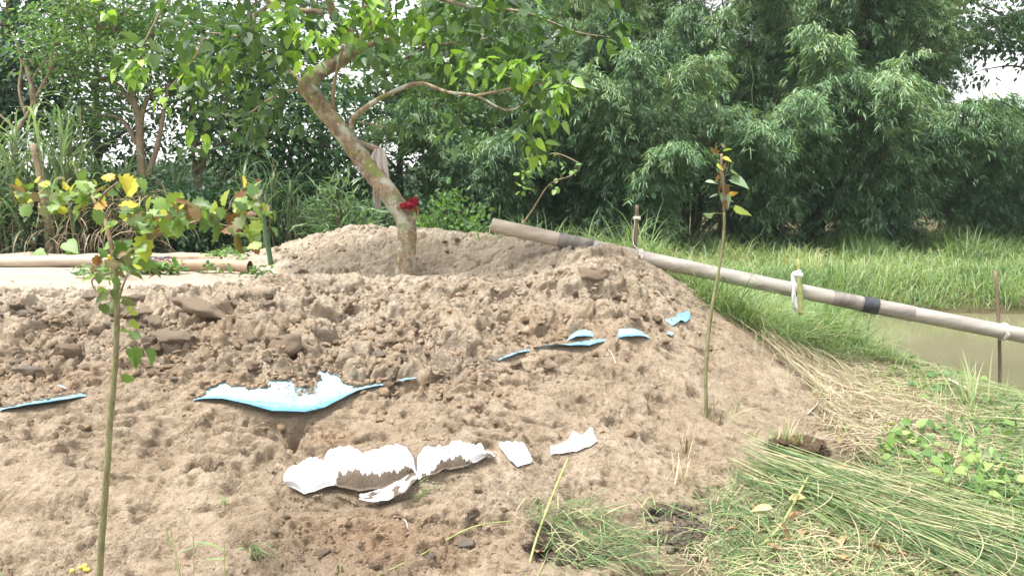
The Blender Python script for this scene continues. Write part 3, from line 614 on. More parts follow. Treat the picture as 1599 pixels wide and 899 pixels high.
LM = [((632, 437), 'leaning tree base'), ((450, 620), 'largest blue sheet'), ((905, 538), 'bellied blue sheet edge'), ((990, 522), 'pointed pale blue piece'), ((1058, 500), 'torn ragged blue scrap'),
      ((103, 562), 'large smooth brown block clod'), ((446, 549), 'very large tan lump'), ((180, 500), 'stem of the leafy sapling'), ((905, 385), 'black buried pipe joint'), ((550, 740), 'largest white sandbag'),
      ((705, 720), 'second white sandbag'), ((727, 849), 'lone grey stone'), ((322, 487), 'biggest grey crust slab'), ((60, 630), 'far left blue sheet edge'), ((800, 557), 'slanting thin blue strip'),
      ((425, 415), 'foot of the green pole'), ((635, 596), 'thin blue strip right of the largest sheet'), ((820, 506), 'dark upright clod in its hollow'), ((545, 488), 'reddish clod in the middle hollow'), ((930, 432), 'smooth tan slab on the mound')]
ORD = ['closest', 'second closest', 'third closest', 'fourth closest', 'fifth closest', 'sixth closest', 'seventh closest', 'eighth closest', 'ninth closest', 'tenth closest']
regions = [((-10, 440), (490, 600), 60, .8, 'brown', 'clods in the left rubble'), ((450, 1050), (450, 560), 66, .62, 'tan', 'clods on the middle slope'), ((540, 860), (560, 606), 34, .7, 'brown', 'clods above the smooth sand'),
           ((430, 1000), (362, 430), 34, .55, 'face', 'lumps on the back heap'), ((420, 760), (790, 890), 30, .38, 'brown', 'lumps below the white bags'), ((0, 430), (470, 500), 30, .9, 'rim', 'crust clods along the sand rim')]
CN = ('dark brown', 'brown', 'brown', 'tan', 'tan', 'tan', 'pale tan', 'grey', 'tan', 'tan', 'tan', 'grey'); placed = []
for (x0, x1), (y0, y1), n, sc_, kind, grp in regions:
    for i in range(n):
        px = random.uniform(x0, x1); py = random.uniform(y0, y1)
        if kind == 'rim': py = (487 - .05 * px) + random.uniform(-6, 14)
        if kind == 'face': py = max(py, np.interp(px, [430, 560, 700, 880, 1000], [392, 366, 372, 396, 428]))
        x, y, z = hit([px], [py], H)
        if not patch_free(x, y)[0]: continue
        s = sc_ * (.026 + .06 * random.random() ** 2.2) * (1.25 if kind == 'face' else 1)
        v = random.randrange(12)
        if kind == 'rim': v = random.choice([5, 6, 7, 11])
        if kind in ('tan', 'face'): v = random.choice([3, 4, 5, 8, 9, 10, 6])
        placed.append((px, py, s, v, grp, kind))
cnt = {}
def near_lm(q): return min(range(len(LM)), key=lambda k: math.hypot(LM[k][0][0] - q[0], (LM[k][0][1] - q[1]) * 1.6))
for q in sorted(placed, key=lambda q: min(math.hypot(l[0][0] - q[0], (l[0][1] - q[1]) * 1.6) for l in LM)):
    k = near_lm(q); (lx, ly), ln = LM[k]; dx, dy = q[0] - lx, (q[1] - ly) * 1.6
    side = ('above left of' if dx < 0 else 'above right of') if dy < 0 else ('below left of' if dx < 0 else 'below right of')
    if abs(dx) > 2 * abs(dy): side = 'left of' if dx < 0 else 'right of'
    if abs(dy) > 2 * abs(dx): side = 'above' if dy < 0 else 'below'
    key = (CN[q[3]], side, k); c_ = cnt.get(key, 0); cnt[key] = c_ + 1
    lab = f"{CN[q[3]]} clod {side} the {ln}, {ORD[c_]}" if c_ < 10 else None
    clod(q[0], q[1], q[2], (random.uniform(-.5, .5), random.uniform(-.5, .5), random.uniform(0, 6)), q[3], lab or 'clod', q[4], sink=.2, scl=(random.uniform(.9, 1.5), random.uniform(.7, 1.1), random.uniform(.7, 1.1)))

# ------------------------------------------------------------------ sheets and bags
def cloth(key, name, mat, label, cat, lift, dirt_tone=None, group=None, parent=None, thick=.003):
    X, Y, Z, s, u, px, py = PATCH[key]; L, dy = lift(s, u)
    zz = Z + L; nv, nx = X.shape
    v = np.stack([X, Y + dy, zz], -1); back = v.copy(); back[..., 2] -= thick; back[..., 1] += thick
    i = np.arange(nv - 1)[:, None] * nx + np.arange(nx - 1)[None]; f = np.stack([i, i + nx, i + nx + 1, i + 1], -1).reshape(-1, 4)
    mb = MB(); dt = (dirt_tone(s, u) if dirt_tone else s).ravel()
    mb.add(v.reshape(-1, 3), f, dt); mb.add(back.reshape(-1, 3), f[:, ::-1], dt)
    ring = np.concatenate([np.arange(nx), np.arange(1, nv) * nx + nx - 1, (nv - 1) * nx + np.arange(nx - 2, -1, -1), np.arange(nv - 2, 0, -1) * nx]); K = nv * nx
    mb.f.setdefault(4, []).append(np.stack([np.roll(ring, -1), ring, ring + K, np.roll(ring, -1) + K], -1))
    org = (X.mean(), Y.mean(), Z.mean()); me = mb.mesh(name, mat, True, org); me.attributes['tint'].name = 'dirt_tone'
    o = link(name, me, parent, org)
    return tag(o, label, cat, group) if label else o
def wr(s, u, a, f, seed): return a * fbm(u * f, s * 2.2 + u, seed, 3)
def bag_lift(h, a=.004, seed=1):
    return lambda s, u: (h * np.clip(np.sin(np.pi * np.clip(s * .86 + .07, 0, 1)), 0, 1) ** .55 * np.clip(np.sin(np.pi * np.clip(u * .96 + .02, 0, 1)), 0, 1) ** .3 + wr(s, u, a, 7, seed) - .006, -.04 * np.sin(np.pi * s) * (h / .06))
def dirt_shade(lo, jit=.2, seed=3):
    def fn(s, u):
        edge = np.interp(u[0] if np.ndim(u) > 1 else u, [q[0] for q in lo], [q[1] for q in lo])[None]
        return np.clip(.5 + (s - edge + jit * .5 * vn(u * 40, s * 0, seed) + jit * .5 * vn(u * 95, s * 0, seed + 4) + jit * .8 * vn(u * 13, s * 0, seed + 8)) * 4, 0, 1)
    return fn
cloth('bag1', 'sandbag', M_BAG, 'largest white woven sandbag half buried in the sand, mud and painted shade along its underside', 'sandbag', bag_lift(.10, .018, 1), dirt_shade([(0, 1.3), (.30, 1.2), (.42, .80), (.6, .74), (.85, .72), (1, .66)]))
cloth('bag2', 'sandbag', M_BAG, 'white woven sandbag with creased left end, second from the left', 'sandbag', bag_lift(.07, .018, 2), dirt_shade([(0, 1.1), (.2, .85), (.35, .76), (.6, .82), (.8, 1.1), (1, 1.3)]))
cloth('bag3', 'sandbag', M_BAG, 'small square of white sandbag showing through the sand, third from the left', 'sandbag', bag_lift(.032, .007, 3), lambda s, u: 0 * s)
cloth('bag4', 'sandbag', M_BAG, 'sliver of white sandbag rising to a point at its right, rightmost of the white bags', 'sandbag', bag_lift(.032, .007, 4), lambda s, u: 0 * s)
cloth('fold', 'bag_flap', M_BAG, 'crumpled white flap of woven bag with dark creases under the largest sandbag', 'bag flap',
      lambda s, u: (.03 + .018 * fbm(u * 2 + s * 3, s * 5 - u * 2, 9, 3), -.02 * s), lambda s, u: np.clip(.42 + 1.3 * fbm(u * 5 + s * 4, s * 5 - u * 4, 19, 3), 0, 1))  # dark creases drawn in the colour by a noise mask
def sheet(h, seed, sag=.03):
    return lambda s, u: (.010 + h * s ** 1.5 * np.sin(np.pi * np.clip(u, 0, 1)) ** .6 + .007 * fbm(u * 3, s * 9, seed, 3), -sag * s ** 2 * np.sin(np.pi * np.clip(u, 0, 1)))
dl = lambda a, b: (lambda s, u: a + b * s ** 3)  # blue tone deepens towards the sheet's lower edge
B = 'woven sheet'
cloth('blue1', 'blue_sheet', M_BLUE, 'largest pale blue woven sheet sagging over a hole in the sand, soil heaped on it', B, sheet(.055, 2, .05), dl(.30, .62))
cloth('blue0', 'blue_sheet', M_BLUE, 'narrow blue sheet edge under brown rubble at the left edge of the picture', B, sheet(.03, 3), dl(.45, .5))
cloth('blue0b', 'blue_sheet', M_BLUE, 'tiny pale blue scrap in the rubble above the far left sheet edge', B, sheet(.01, 3), dl(.35, .1))
cloth('blue2', 'blue_sheet', M_BLUE, 'thin blue strip just right of the largest blue sheet', B, sheet(.012, 4), dl(.5, .4))
cloth('blue3', 'blue_sheet', M_BLUE, 'slanting thin blue strip in the middle of the slope, pointing down left', B, sheet(.02, 5), dl(.5, .4))
cloth('blue4', 'blue_sheet', M_BLUE, 'long blue sheet edge with a bellied right end in the middle of the slope', B, sheet(.035, 6), dl(.55, .4))
cloth('blue4b', 'blue_sheet', M_BLUE, 'pale leaf-shaped blue piece just above the bellied sheet edge', B, sheet(.02, 7), dl(.5, .2))
cloth('blue5', 'blue_sheet', M_BLUE, 'pale blue pointed piece with dark lower edge, right of the bellied sheet edge', B, sheet(.03, 8), dl(.45, .5))
cloth('blue6', 'blue_sheet', M_BLUE, 'torn ragged blue scrap highest on the slope near the grass', B, sheet(.012, 9), lambda s, u: .5 + .25 * u)
cloth('blue7', 'blue_sheet', M_BLUE, 'small blue flake directly below the torn ragged scrap', B, sheet(.01, 10), dl(.5, .1))
cloth('blue8', 'blue_sheet', M_BLUE, 'small blue flake below the slanting thin blue strip', B, sheet(.01, 11), dl(.55, .1))

mb = MB(); ex, ey, es = [], [], []
for key, (n, lo, hi, s_lo, s_hi) in {'blue1': (330, 0, .12, .008, .034), 'blue0': (150, 0, .3, .005, .016), 'blue3': (40, 0, .3, .004, .010), 'blue4': (90, 0, .3, .004, .012), 'blue4b': (34, 0, .2, .004, .010), 'blue5': (50, 0, .2, .004, .012), 'blue6': (60, 0, 1, .003, .009),
        'bag1': (330, 0, .07, .004, .013), 'bag2': (200, 0, .09, .004, .012), 'bag3': (70, 0, .1, .004, .010), 'bag4': (80, 0, .12, .004, .010)}.items():
    X, Y, Z, s, u, _, _ = PATCH[key]; nv, nx = X.shape
    for lo_, hi_, m_ in ((lo, hi, n), (1.0, 1.0, n // 3 if 'bag' in key else 0)):
        j = np.clip((rng.uniform(lo_, hi_, m_) * (nv - 1)).astype(int), 0, nv - 1); i = rng.integers(0, nx, m_)
        ex.append(X[j, i] + rng.normal(0, .006, m_)); ey.append(Y[j, i] + (0.008 if lo_ < 1 else -.012)); es.append(s_lo + (s_hi - s_lo) * rng.random(m_) ** 3)
X, Y = PATCH['blue1'][0], PATCH['blue1'][1]
for cx_, m_ in ((.60, 46), (.54, 26)):
    j = np.clip(rng.normal(9, 3.5, m_), 0, 22).astype(int); i = np.clip(rng.normal(cx_ * 170, 7, m_), 0, 169).astype(int); ex.append(X[j, i]); ey.append(Y[j, i]); es.append(rng.uniform(.006, .017, m_))
ex, ey, es = map(np.concatenate, (ex, ey, es)); rubble(mb, ex, ey, es, tint=.1 + .6 * rng.random(len(ex)))
mb.v = [v_ + np.array([0, 0, .014]) for v_ in mb.v]
tag(mb.build('crumbs', M_CLOD), 'brown crumbs of soil spilling over the edges of the sheets and bags', 'crumbs', None, 'stuff')

# ------------------------------------------------------------------ pipes, stakes, ties
def rope_loop(mb, c, ax, r, n, rr, pitch=.012):
    ax = unit(ax); u = unit(np.cross(ax, [0, 0, 1])); w = np.cross(u, ax); t = np.linspace(0, n * 2 * math.pi, n * 18)
    pts = np.array(c) + (np.cos(t) * r)[:, None] * u + (np.sin(t) * r)[:, None] * w + (t / (2 * math.pi) * pitch)[:, None] * ax; tube(mb, pts, rr, 6)
A0 = P(768, 351, 6.95); A1 = P(1599, 524, 6.45); axr = unit(A1 - A0); A2 = A1 + axr * 2.2
def on(px):                           # point of the pipe's axis at a photo column
    t = np.linspace(0, 1.6, 1601)[:, None]; q = A0 + (A1 - A0) * t; u = 799.5 + F * q[:, 0] / (q[:, 1] * math.cos(PITCH) - (q[:, 2] - CAMZ) * math.sin(PITCH))
    i = int(np.argmin(np.abs(u - px))); p_ = q[i].copy(); p_[2] -= .018 * math.sin(math.pi * min(float(t[i, 0]), 1)); return p_
pr = empty('plastic_pipe', A0, 'long grey plastic pipe sloping down from the sand mound to the pond', 'pipe')
def hollow(mb, a, b, r, n=14, seg=20, t=.5):
    tube(mb, [a + (b - a) * k / n for k in range(n + 1)], r, seg, False, 0, t); tube(mb, [a + (b - a) * k / n for k in range(n, -1, -1)], r - .006, seg, False, 0, t)
    # rim at both ends
def pipe_piece(name, pa, pb, r, mat, parent, seg=24):
    mb = MB(); n = max(2, int(abs(pb - pa) / 40)); pts = [on(pa + (pb - pa) * k / n) for k in range(n + 1)]
    tube(mb, pts, r, seg, False); tube(mb, pts[::-1], r - .007, seg, False)
    e = mb.n; h = e // 2
    for side in (0, 1):
        i1 = np.arange(seg) + (0 if side == 0 else h - seg); i2 = np.arange(seg) + (e - seg if side == 0 else h)
    return mb.build(name, mat, parent, True, pts[0])
rad = .064
for pa, pb, m_, r_, nm in ((768, 872, M_PIPE2, rad, 'pipe_section'), (924, 1300, M_PIPE, rad, 'pipe_section'), (1300, 1350, M_SCORCH, rad + .0005, 'pipe_section'), (1368, 1425, M_SMOKE, rad + .004, 'pipe_section'), (1425, 1640, M_PIPE, rad, 'pipe_section'), (1640, 1900, M_PIPE, rad, 'pipe_section')):
    o = pipe_piece(nm, pa, pb, r_, m_, pr)
    if m_ is M_SMOKE: o['label'] = 'smoke-darkened wider collar section'
o = pipe_piece('pipe_joint', 872, 926, rad + .003, M_SCORCH, pr); o['label'] = 'black taped joint half buried in the mound top'
o = pipe_piece('pipe_joint', 1346, 1370, rad + .006, M_BLACK, pr); o['label'] = 'black scorched joint over the grass'
def stake(pts, r, mat, label, name='wooden_stake', cat='stake', wob=.1):
    mb = MB(); tube(mb, pts, r, 8, True, wob, .5, 4); o = mb.build(name, mat, None, True, pts[-1]); return tag(o, label, cat)
s1 = [P(1000, 320, 6.72), P(999, 360, 6.70), P(997, 425, 6.68)]; e = np.array(s1[-1]); s1.append(np.array([e[0], e[1], hz(e[0], e[1]) - .1]))
q = on(998); s1 = [np.array([p_[0], q[1] + .09, p_[2]]) for p_ in s1]
stake(s1, [.016, .018, .02, .02], M_DSTAKE, 'dark wooden stake with pale knot behind the pipe at the mound edge')
q = on(1246); s2 = [np.array([p_[0], q[1] - .085, p_[2]]) for p_ in (P(1244, 404, 6.6), P(1247, 440, 6.6), P(1252, 478, 6.55))]; s2.append(s2[-1] - np.array([-.01, 0, .07]))
stake(s2, [.012, .022, .027, .027], M_YSTAKE, 'yellow-green bamboo stake in front of the pipe wearing a white strip', 'bamboo_stake')
q = on(1566); s3 = [np.array([p_[0], q[1] + .085, p_[2]]) for p_ in (P(1561, 424, 6.5), P(1566, 500, 6.5), P(1568, 600, 6.5))]; s3.append(s3[-1] - np.array([0, 0, .5]))
st3 = stake(s3, [.015, .014, .014, .014], M_DSTAKE, 'thin dark stake standing in the pond, tied to the pipe at the right')
for nm, px_, st, lab in (('rope', 998, s1, 'pale rope looped round the pipe and the dark stake at the mound edge'), ('rope', 1566, s3, 'white rope lashing the pipe to the stake in the pond')):
    mb = MB(); c = on(px_); rope_loop(mb, c - axr * .012, axr, rad + .010, 3, .0035); 
    sp = np.array(st[1]); rope_loop(mb, np.array([st[1][0], st[1][1], c[2] + .075]), (0, 0, 1), .024, 3, .006)
    if px_ == 998:
        top = np.array([s1[0][0], s1[0][1], s1[0][2] - .13]); rope_loop(mb, top, (0, .3, 1), .028, 2, .008)
        tube(mb, [top + (-.02, -.02, 0), top + (-.035, -.03, -.2), c + np.array([-.02, -.075, .07])], .003, 6, True, 0, .5, 4)
        tube(mb, [c + np.array([.01, -.078, .03]), c + np.array([.012, -.09, -.06]), c + np.array([.005, -.085, -.11])], .006, 6, True, 0, .5, 4)
    tag(mb.build(nm, M_ROPE, None, True, c), lab, 'rope')
def ribbon(path, width, folds, name, mat, label, cat, seed=1, wdir=(1, 0, 0)):
    p = np.array(path, float); p, wv = catmull(p, width, 8); n = len(p); m_ = 13; s = np.linspace(-.5, .5, m_); w = unit(np.array(wdir, float))
    side = unit(np.cross(w, np.gradient(p, axis=0))); g = np.random.default_rng(seed); ph = g.uniform(0, 6)
    fo = folds * np.sin(s * 16 + ph)[None] * (.5 + .5 * np.sin(np.linspace(0, 3, n)))[:, None] + folds * .5 * np.sin(s * 31 + np.linspace(0, 4, n)[:, None])
    v = p[:, None] + (wv[:, None] * s)[..., None] * w + fo[..., None] * side[:, None]
    mb = MB(); i = np.arange(n - 1)[:, None] * m_ + np.arange(m_ - 1)[None]; f = np.stack([i, i + 1, i + m_ + 1, i + m_], -1).reshape(-1, 4)
    mb.add(v.reshape(-1, 3), f); v2 = v + side[:, None] * .003; mb.add(v2.reshape(-1, 3), f[:, ::-1]); return tag(mb.build(name, mat, None, True, p[0]), label, cat)
c = on(1246); a_ = s2[1]
ribbon([P(1243, 462, 6.42), P(1242, 474, 6.42), P(1244, 488, 6.42)], [.035, .045, .03], .008, 'plastic_strip', M_PLAST, 'pale end of plastic strip hanging below the pipe at the yellow-green stake', 'strip', 3)
mb = MB(); kc = P(1245, 428, 6.40)
for k in range(16): tube(mb, [kc + rv(1, .012)[0] + np.array([-.028, 0, .005]), kc + rv(1, .014)[0], kc + rv(1, .012)[0] + np.array([.03, 0, -.01])], [.008, .014, .007], 6, True, .45, .5, 3)
for k in range(5): tube(mb, [kc + np.array([-.01 - .008 * k, 0, -.01]), kc + rv(1, .006)[0] + np.array([-.018 - .006 * k, -.01, -.10]), kc + rv(1, .006)[0] + np.array([-.022 + .004 * k, -.012, -.20 - .02 * k]), kc + np.array([-.014 + .006 * k, 0, -.30])], [.008, .011, .009, .005], 6, True, .4, .5, 4)
tag(mb.build('plastic_knot', M_PLAST, None, True, kc), 'crumpled white plastic knotted round the yellow-green stake above the pipe', 'plastic')
# pipes on the dry sand at the left
def line_pipe(name, a, b, r, mat, label, hollow_end=True, extra=None):
    a = np.array(a, float); b = np.array(b, float); root = empty(name, a, label, 'pipe'); mb = MB()
    pts = [a + (b - a) * k / 12 + np.array([0, 0, .006 * math.sin(k * .9)]) for k in range(13)]
    tube(mb, pts, r, 24, False, 0, .5); mb.build('pipe_wall', mat, root, True, a)
    mb = MB(); tube(mb, pts[::-1], r - .008, 24, False); mb.build('pipe_lining', M_RUST, root, True, a); return root
zpl = float(hz(-5.2, 9.6))
L0 = P(-160, 407, 8.45); L1 = P(232, 409, 8.4); L2 = P(205, 411, 8.2); L3 = P(390, 415, 7.95)
for q in (L0, L1): q[2] = hz(q[0], q[1]) + .060
for q in (L2, L3): q[2] = hz(q[0], q[1]) + .060
line_pipe('plastic_pipe', L0, L1, .062, M_PIPE2, 'pale beige pipe lying on the dry sand at the left')
line_pipe('rusty_pipe', L2, L3, .062, M_PIPE3, 'reddish brown pipe with a dark open end lying on the dry sand')
K0 = P(60, 402, 8.9); K1 = P(345, 403, 8.7)
for q in (K0, K1): q[2] = hz(q[0], q[1]) + .05
line_pipe('wooden_pole', K0, K1, .035, M_LBARK, 'thin pale pole lying behind the two pipes on the sand')
mb = MB(); t = np.linspace(0, 7 * 2 * math.pi, 120); cc = L2 + (L3 - L2) * .13; axp = unit(L3 - L2)
for k in range(9): tube(mb, [cc + axp * (k * .035) + np.array([.0, math.cos(a) * .066, math.sin(a) * .066]) + axp * .03 * math.sin(a * 2 + k) for a in np.linspace(0, 2 * math.pi, 14)], .016, 6, True, .5)
tag(mb.build('rag_wrap', M_DARKRAG, None, True, cc), 'dark rags bound round the join of the two pipes on the sand', 'rag')
mb = MB()
for k in range(3):
    c0 = L2 + (L3 - L2) * (.33 + .06 * k); rope_loop(mb, c0, unit(axp + np.array([0, .2 * k, .3])), .068, 1, .005)
tube(mb, [P(243, 406, 8.0), P(262, 410, 7.98), P(272, 417, 7.97), P(265, 423, 7.97)], .006, 6, True, 0, .5, 5)
tag(mb.build('twine', M_TWINE, None, True, c0), 'orange twine wound loosely round the reddish brown pipe', 'twine')
g0 = P(424, 417, 8.6); g0[2] = hz(g0[0], g0[1]) - .05
stake([P(403, 285, 8.6), P(410, 335, 8.6), P(417, 375, 8.6), g0], [.022, .026, .03, .032], M_GSTAKE, 'dark green leaning pole stuck in the sand beside the open pipe end', 'green_pole', 'pole')
mb = MB(); rope_loop(mb, P(403, 288, 8.6), (0, 0, 1), .035, 3, .01, .02); tube(mb, [P(401, 287, 8.55), P(399, 300, 8.55), P(398, 318, 8.55)], .008, 6, True, 0, .5, 4)
tag(mb.build('twine', M_REDT, None, True, P(403, 288, 8.6)), 'red twine tied at the top of the dark green pole', 'twine')

# ------------------------------------------------------------------ broad-leaved leaning tree
def leafclump(mb, T, c, n, rad_, size, tint, width=.8, down=.5, out=.8, axis=None, curl=.5):
    """n leaves around c, pointing outwards and hanging down"""
    d = unit(rv(n)); pos = np.asarray(c) + d * rad_ * rng.random((n, 1)) ** .5
    dirs = d * out + rv(n, .35) + np.array([0, 0, -down]) + (0 if axis is None else np.asarray(axis))
    nr = np.array([0, 0, 1.]) + rv(n, .45)
    leaves(mb, T, pos, dirs, nr, size * (.65 + .6 * rng.random(n)), width, tint, curl)
def limb(parent, pts, radii, mat, name='branch', seg=8, wob=.08, sm=6):
    mb = MB(); tube(mb, pts, radii, seg, True, wob, .5, sm); return mb.build(name, mat, parent, True, pts[0])
TY = 7.0; tb = P(632, 437, TY); tb[2] = hz(tb[0], tb[1])
tree = empty('leaning_tree', tb, 'crooked tree with mottled bark and broad leaves leaning left out of the sand heap', 'tree')
tr = [tuple(tb - np.array([0, 0, .2])), *PV((632, 432, TY), (635, 385, TY), (633, 345, TY), (605, 300, TY), (570, 255, TY), (540, 215, TY - .02), (512, 180, TY - .05), (487, 148, TY - .1), (478, 134, TY - .1), (500, 112, TY), (530, 96, TY + .1), (548, 84, TY + .15))]
limb(tree, tr, [.098, .09, .084, .089, .090, .086, .080, .076, .078, .072, .066, .060, .052], M_BARK, 'trunk', 14, .05, 6)
limbs = [
    (PV((548, 84, TY + .15), (545, 50, TY + .2), (520, 20, TY + .2), (505, -40, TY + .1), (500, -110, TY + .1)), (.05, .045, .04, .03, .02)),
    (PV((548, 84, TY + .15), (575, 40, TY), (570, 0, TY - .2), (600, -60, TY - .3)), (.04, .032, .028, .015)),
    (PV((546, 212, TY), (552, 185, TY - .1), (575, 165, TY - .2), (610, 145, TY - .3), (655, 130, TY - .4), (700, 144, TY - .5), (745, 150, TY - .6), (790, 172, TY - .7), (825, 160, TY - .8)), (.026, .025, .021, .019, .016, .014, .011, .009, .005)),
    (PV((740, 150, TY - .6), (790, 140, TY - .7), (840, 130, TY - .8), (885, 135, TY - .9)), (.012, .01, .007, .004)),
    (PV((478, 134, TY - .1), (440, 100, TY + .1), (380, 60, TY + .2), (320, 50, TY + .3)), (.013, .011, .009, .005)),
    (PV((505, 20, TY + .2), (440, 10, TY + .2), (360, -30, TY + .3), (290, -60, TY + .3)), (.03, .02, .014, .008)),
    (PV((520, 170, TY - .05), (522, 130, TY - .15), (530, 95, TY - .25), (535, 70, TY - .3)), (.014, .014, .012, .008)),
    (PV((570, 10, TY - .2), (650, -10, TY - .3), (730, 10, TY - .3), (820, 20, TY - .2), (900, 50, TY - .2), (955, 58, TY - .2)), (.026, .022, .018, .013, .008, .004)),
    (PV((548, 84, TY + .15), (610, 60, TY + .3), (680, 70, TY + .5), (760, 60, TY + .7)), (.03, .02, .014, .007)),
    (PV((600, -60, TY - .3), (690, -90, TY - .2), (800, -70, TY)), (.02, .015, .008)),
    (PV((500, -110, TY + .1), (400, -170, TY), (300, -150, TY - .2)), (.02, .015, .008)),
    (PV((560, 190, TY - .15), (590, 196, TY - .1), (610, 205, TY)), (.008, .006, .003)),
    (PV((478, 136, TY - .1), (430, 150, TY + .2), (380, 180, TY + .4), (330, 175, TY + .5)), (.012, .010, .008, .005))]
for pts, rr in limbs: limb(tree, pts, rr, M_BARK if rr[0] > .02 else M_LBARK)
limb(tree, PV((556, 222, TY), (575, 229, TY + .05), (592, 236, TY + .1), (602, 242, TY + .1)), (.03, .03, .033, .018), M_LBARK, 'stub_branch', 10, .2)
cr = MB()
dense = []                                                      # (px, py, depth, spread m, number of tufts)
for a in ((470, 20, 7.1, .55, 22), (400, 60, 6.7, .45, 16), (330, 90, 6.4, .45, 15), (300, 30, 6.8, .5, 15), (560, 60, 7.2, .5, 18), (600, 100, 7.3, .4, 12), (650, 60, 7.1, .5, 16), (700, 100, 7, .4, 14), (620, 10, 6.8, .5, 16),
          (740, 30, 7, .5, 14), (800, 60, 6.8, .4, 12), (790, 130, 6.5, .35, 12), (830, 170, 6.3, .3, 10), (860, 140, 6.2, .25, 9), (810, 215, 6.4, .18, 5), (840, 25, 6.9, .4, 11), (900, 60, 6.9, .35, 10), (950, 62, 6.8, .15, 4),
          (380, 160, 7.3, .4, 11), (330, 190, 7.5, .35, 9), (420, 120, 7, .35, 10), (450, 190, 7.3, .25, 5), (350, -40, 7.2, .6, 14), (480, -70, 7.1, .6, 16), (620, -90, 6.8, .6, 16), (760, -80, 7, .6, 14), (300, -150, 6.8, .5, 10), (450, -180, 7, .6, 12),
          (650, 160, 7.1, .25, 5), (720, 185, 6.9, .25, 6), (260, 120, 6.9, .3, 8), (425, 105, 6.5, .3, 8), (350, 130, 6.6, .35, 9), (380, 95, 6.4, .3, 8), (560, 20, 6.5, .35, 8), (700, 20, 6.5, .4, 10), (760, 75, 6.6, .35, 8), (870, 95, 6.6, .3, 7)): dense.append(a)
for px, py, Y, sp, nt_ in dense:
    cs = P(px, py, Y + (.5 if (440 < px < 620 and py > 40) else .1)) + rv(int(nt_ * .53), sp * .7) * np.array([1.1, 1, .7])
    for c in cs:
        leafclump(cr, LEAF_H, c, 9, .17, .108, np.clip(.12 + .52 * rng.random(9) + (.2 if rng.random() < .15 else 0), 0, .76), .74, .35, .9)
for px, py, Y, n in ((450, 35, 6.5, 22), (445, 12, 6.5, 12), (488, 55, 6.4, 20), (485, 85, 6.4, 8), (510, 60, 6.4, 12), (565, 15, 6.5, 22), (590, 25, 6.5, 14), (545, 35, 6.5, 8), (640, 30, 6.6, 14), (665, 50, 6.6, 14), (700, 95, 6.6, 12), (725, 110, 6.5, 12),
                     (765, 110, 6.2, 12), (800, 112, 6.1, 14), (830, 110, 6.1, 12), (870, 140, 6, 14), (890, 145, 6, 10), (865, 170, 6, 8), (845, 230, 6.3, 4), (822, 205, 6.2, 6), (200, 100, 7.2, 20), (215, 120, 7.2, 14), (225, 95, 7.2, 10), (300, 110, 7, 16), (345, 95, 6.9, 12), (260, 155, 7.2, 8), (955, 55, 6.8, 6), (310, 125, 7, 8), (370, 120, 6.9, 8), (320, 205, 7, 5), (170, 15, 7.4, 6)):
    leafclump(cr, LEAF_H, P(px, py, Y), n, .14, .10, .66 + .34 * rng.random(n), .72, .7, .8)
cr.build('crown', M_MAIN, tree, False, tb)
# short twigs that carry the bright tufts far left
limb(tree, PV((300, -60, 7.3), (250, 20, 7.3), (215, 85, 7.2)), (.012, .01, .005), M_LBARK); limb(tree, PV((320, 60, 6.1 + .1), (300, 95, 6.8), (262, 140, 7.1)), (.01, .008, .004), M_LBARK)
ribbon([P(592, 232, 6.98), P(591, 250, 6.97), P(594, 275, 6.99), P(601, 300, 7.12)], [.08, .16, .16, .12], .018, 'hanging_rag', M_RAG, 'long greyish white rag draped over the broken branch stub of the leaning tree', 'rag', 5)
ribbon([P(588, 285, 7.2), P(588, 305, 7.2), P(590, 327, 7.2)], [.09, .06, .05], .012, 'hanging_rag', M_RAG, 'lower dirty rag end hanging behind the leaning trunk', 'rag', 7)
mb = MB(); rc = P(637, 321, TY - .1)
for k in range(14):
    a = rng.uniform(0, 6.3); tube(mb, [rc + rv(1, .02)[0] + np.array([-.02, 0, 0]), rc + rv(1, .03)[0] + np.array([.02, 0, 0]), rc + rv(1, .035)[0] + np.array([.04, 0, -.01])], [.014, .018, .008], 6, True, .4, .5, 3)
rope_loop(mb, P(634, 324, TY), (0.1, 0, 1), .088, 2, .012, .02)
tag(mb.build('red_cloth', M_RED, None, True, rc), 'crumpled dark red cloth tied round the leaning trunk where it bends', 'cloth')
mb = MB(); hc = P(648, 318, TY - .08); leaves(mb, LEAF_O, hc + rv(9, .02), rv(9) + (0.2, 0, -.5), rv(9), .1, .6, .5, 1.5); tag(mb.build('dead_leaves', M_HUSK, None, False, hc), 'curled dead brown leaves caught beside the red cloth', 'leaves')

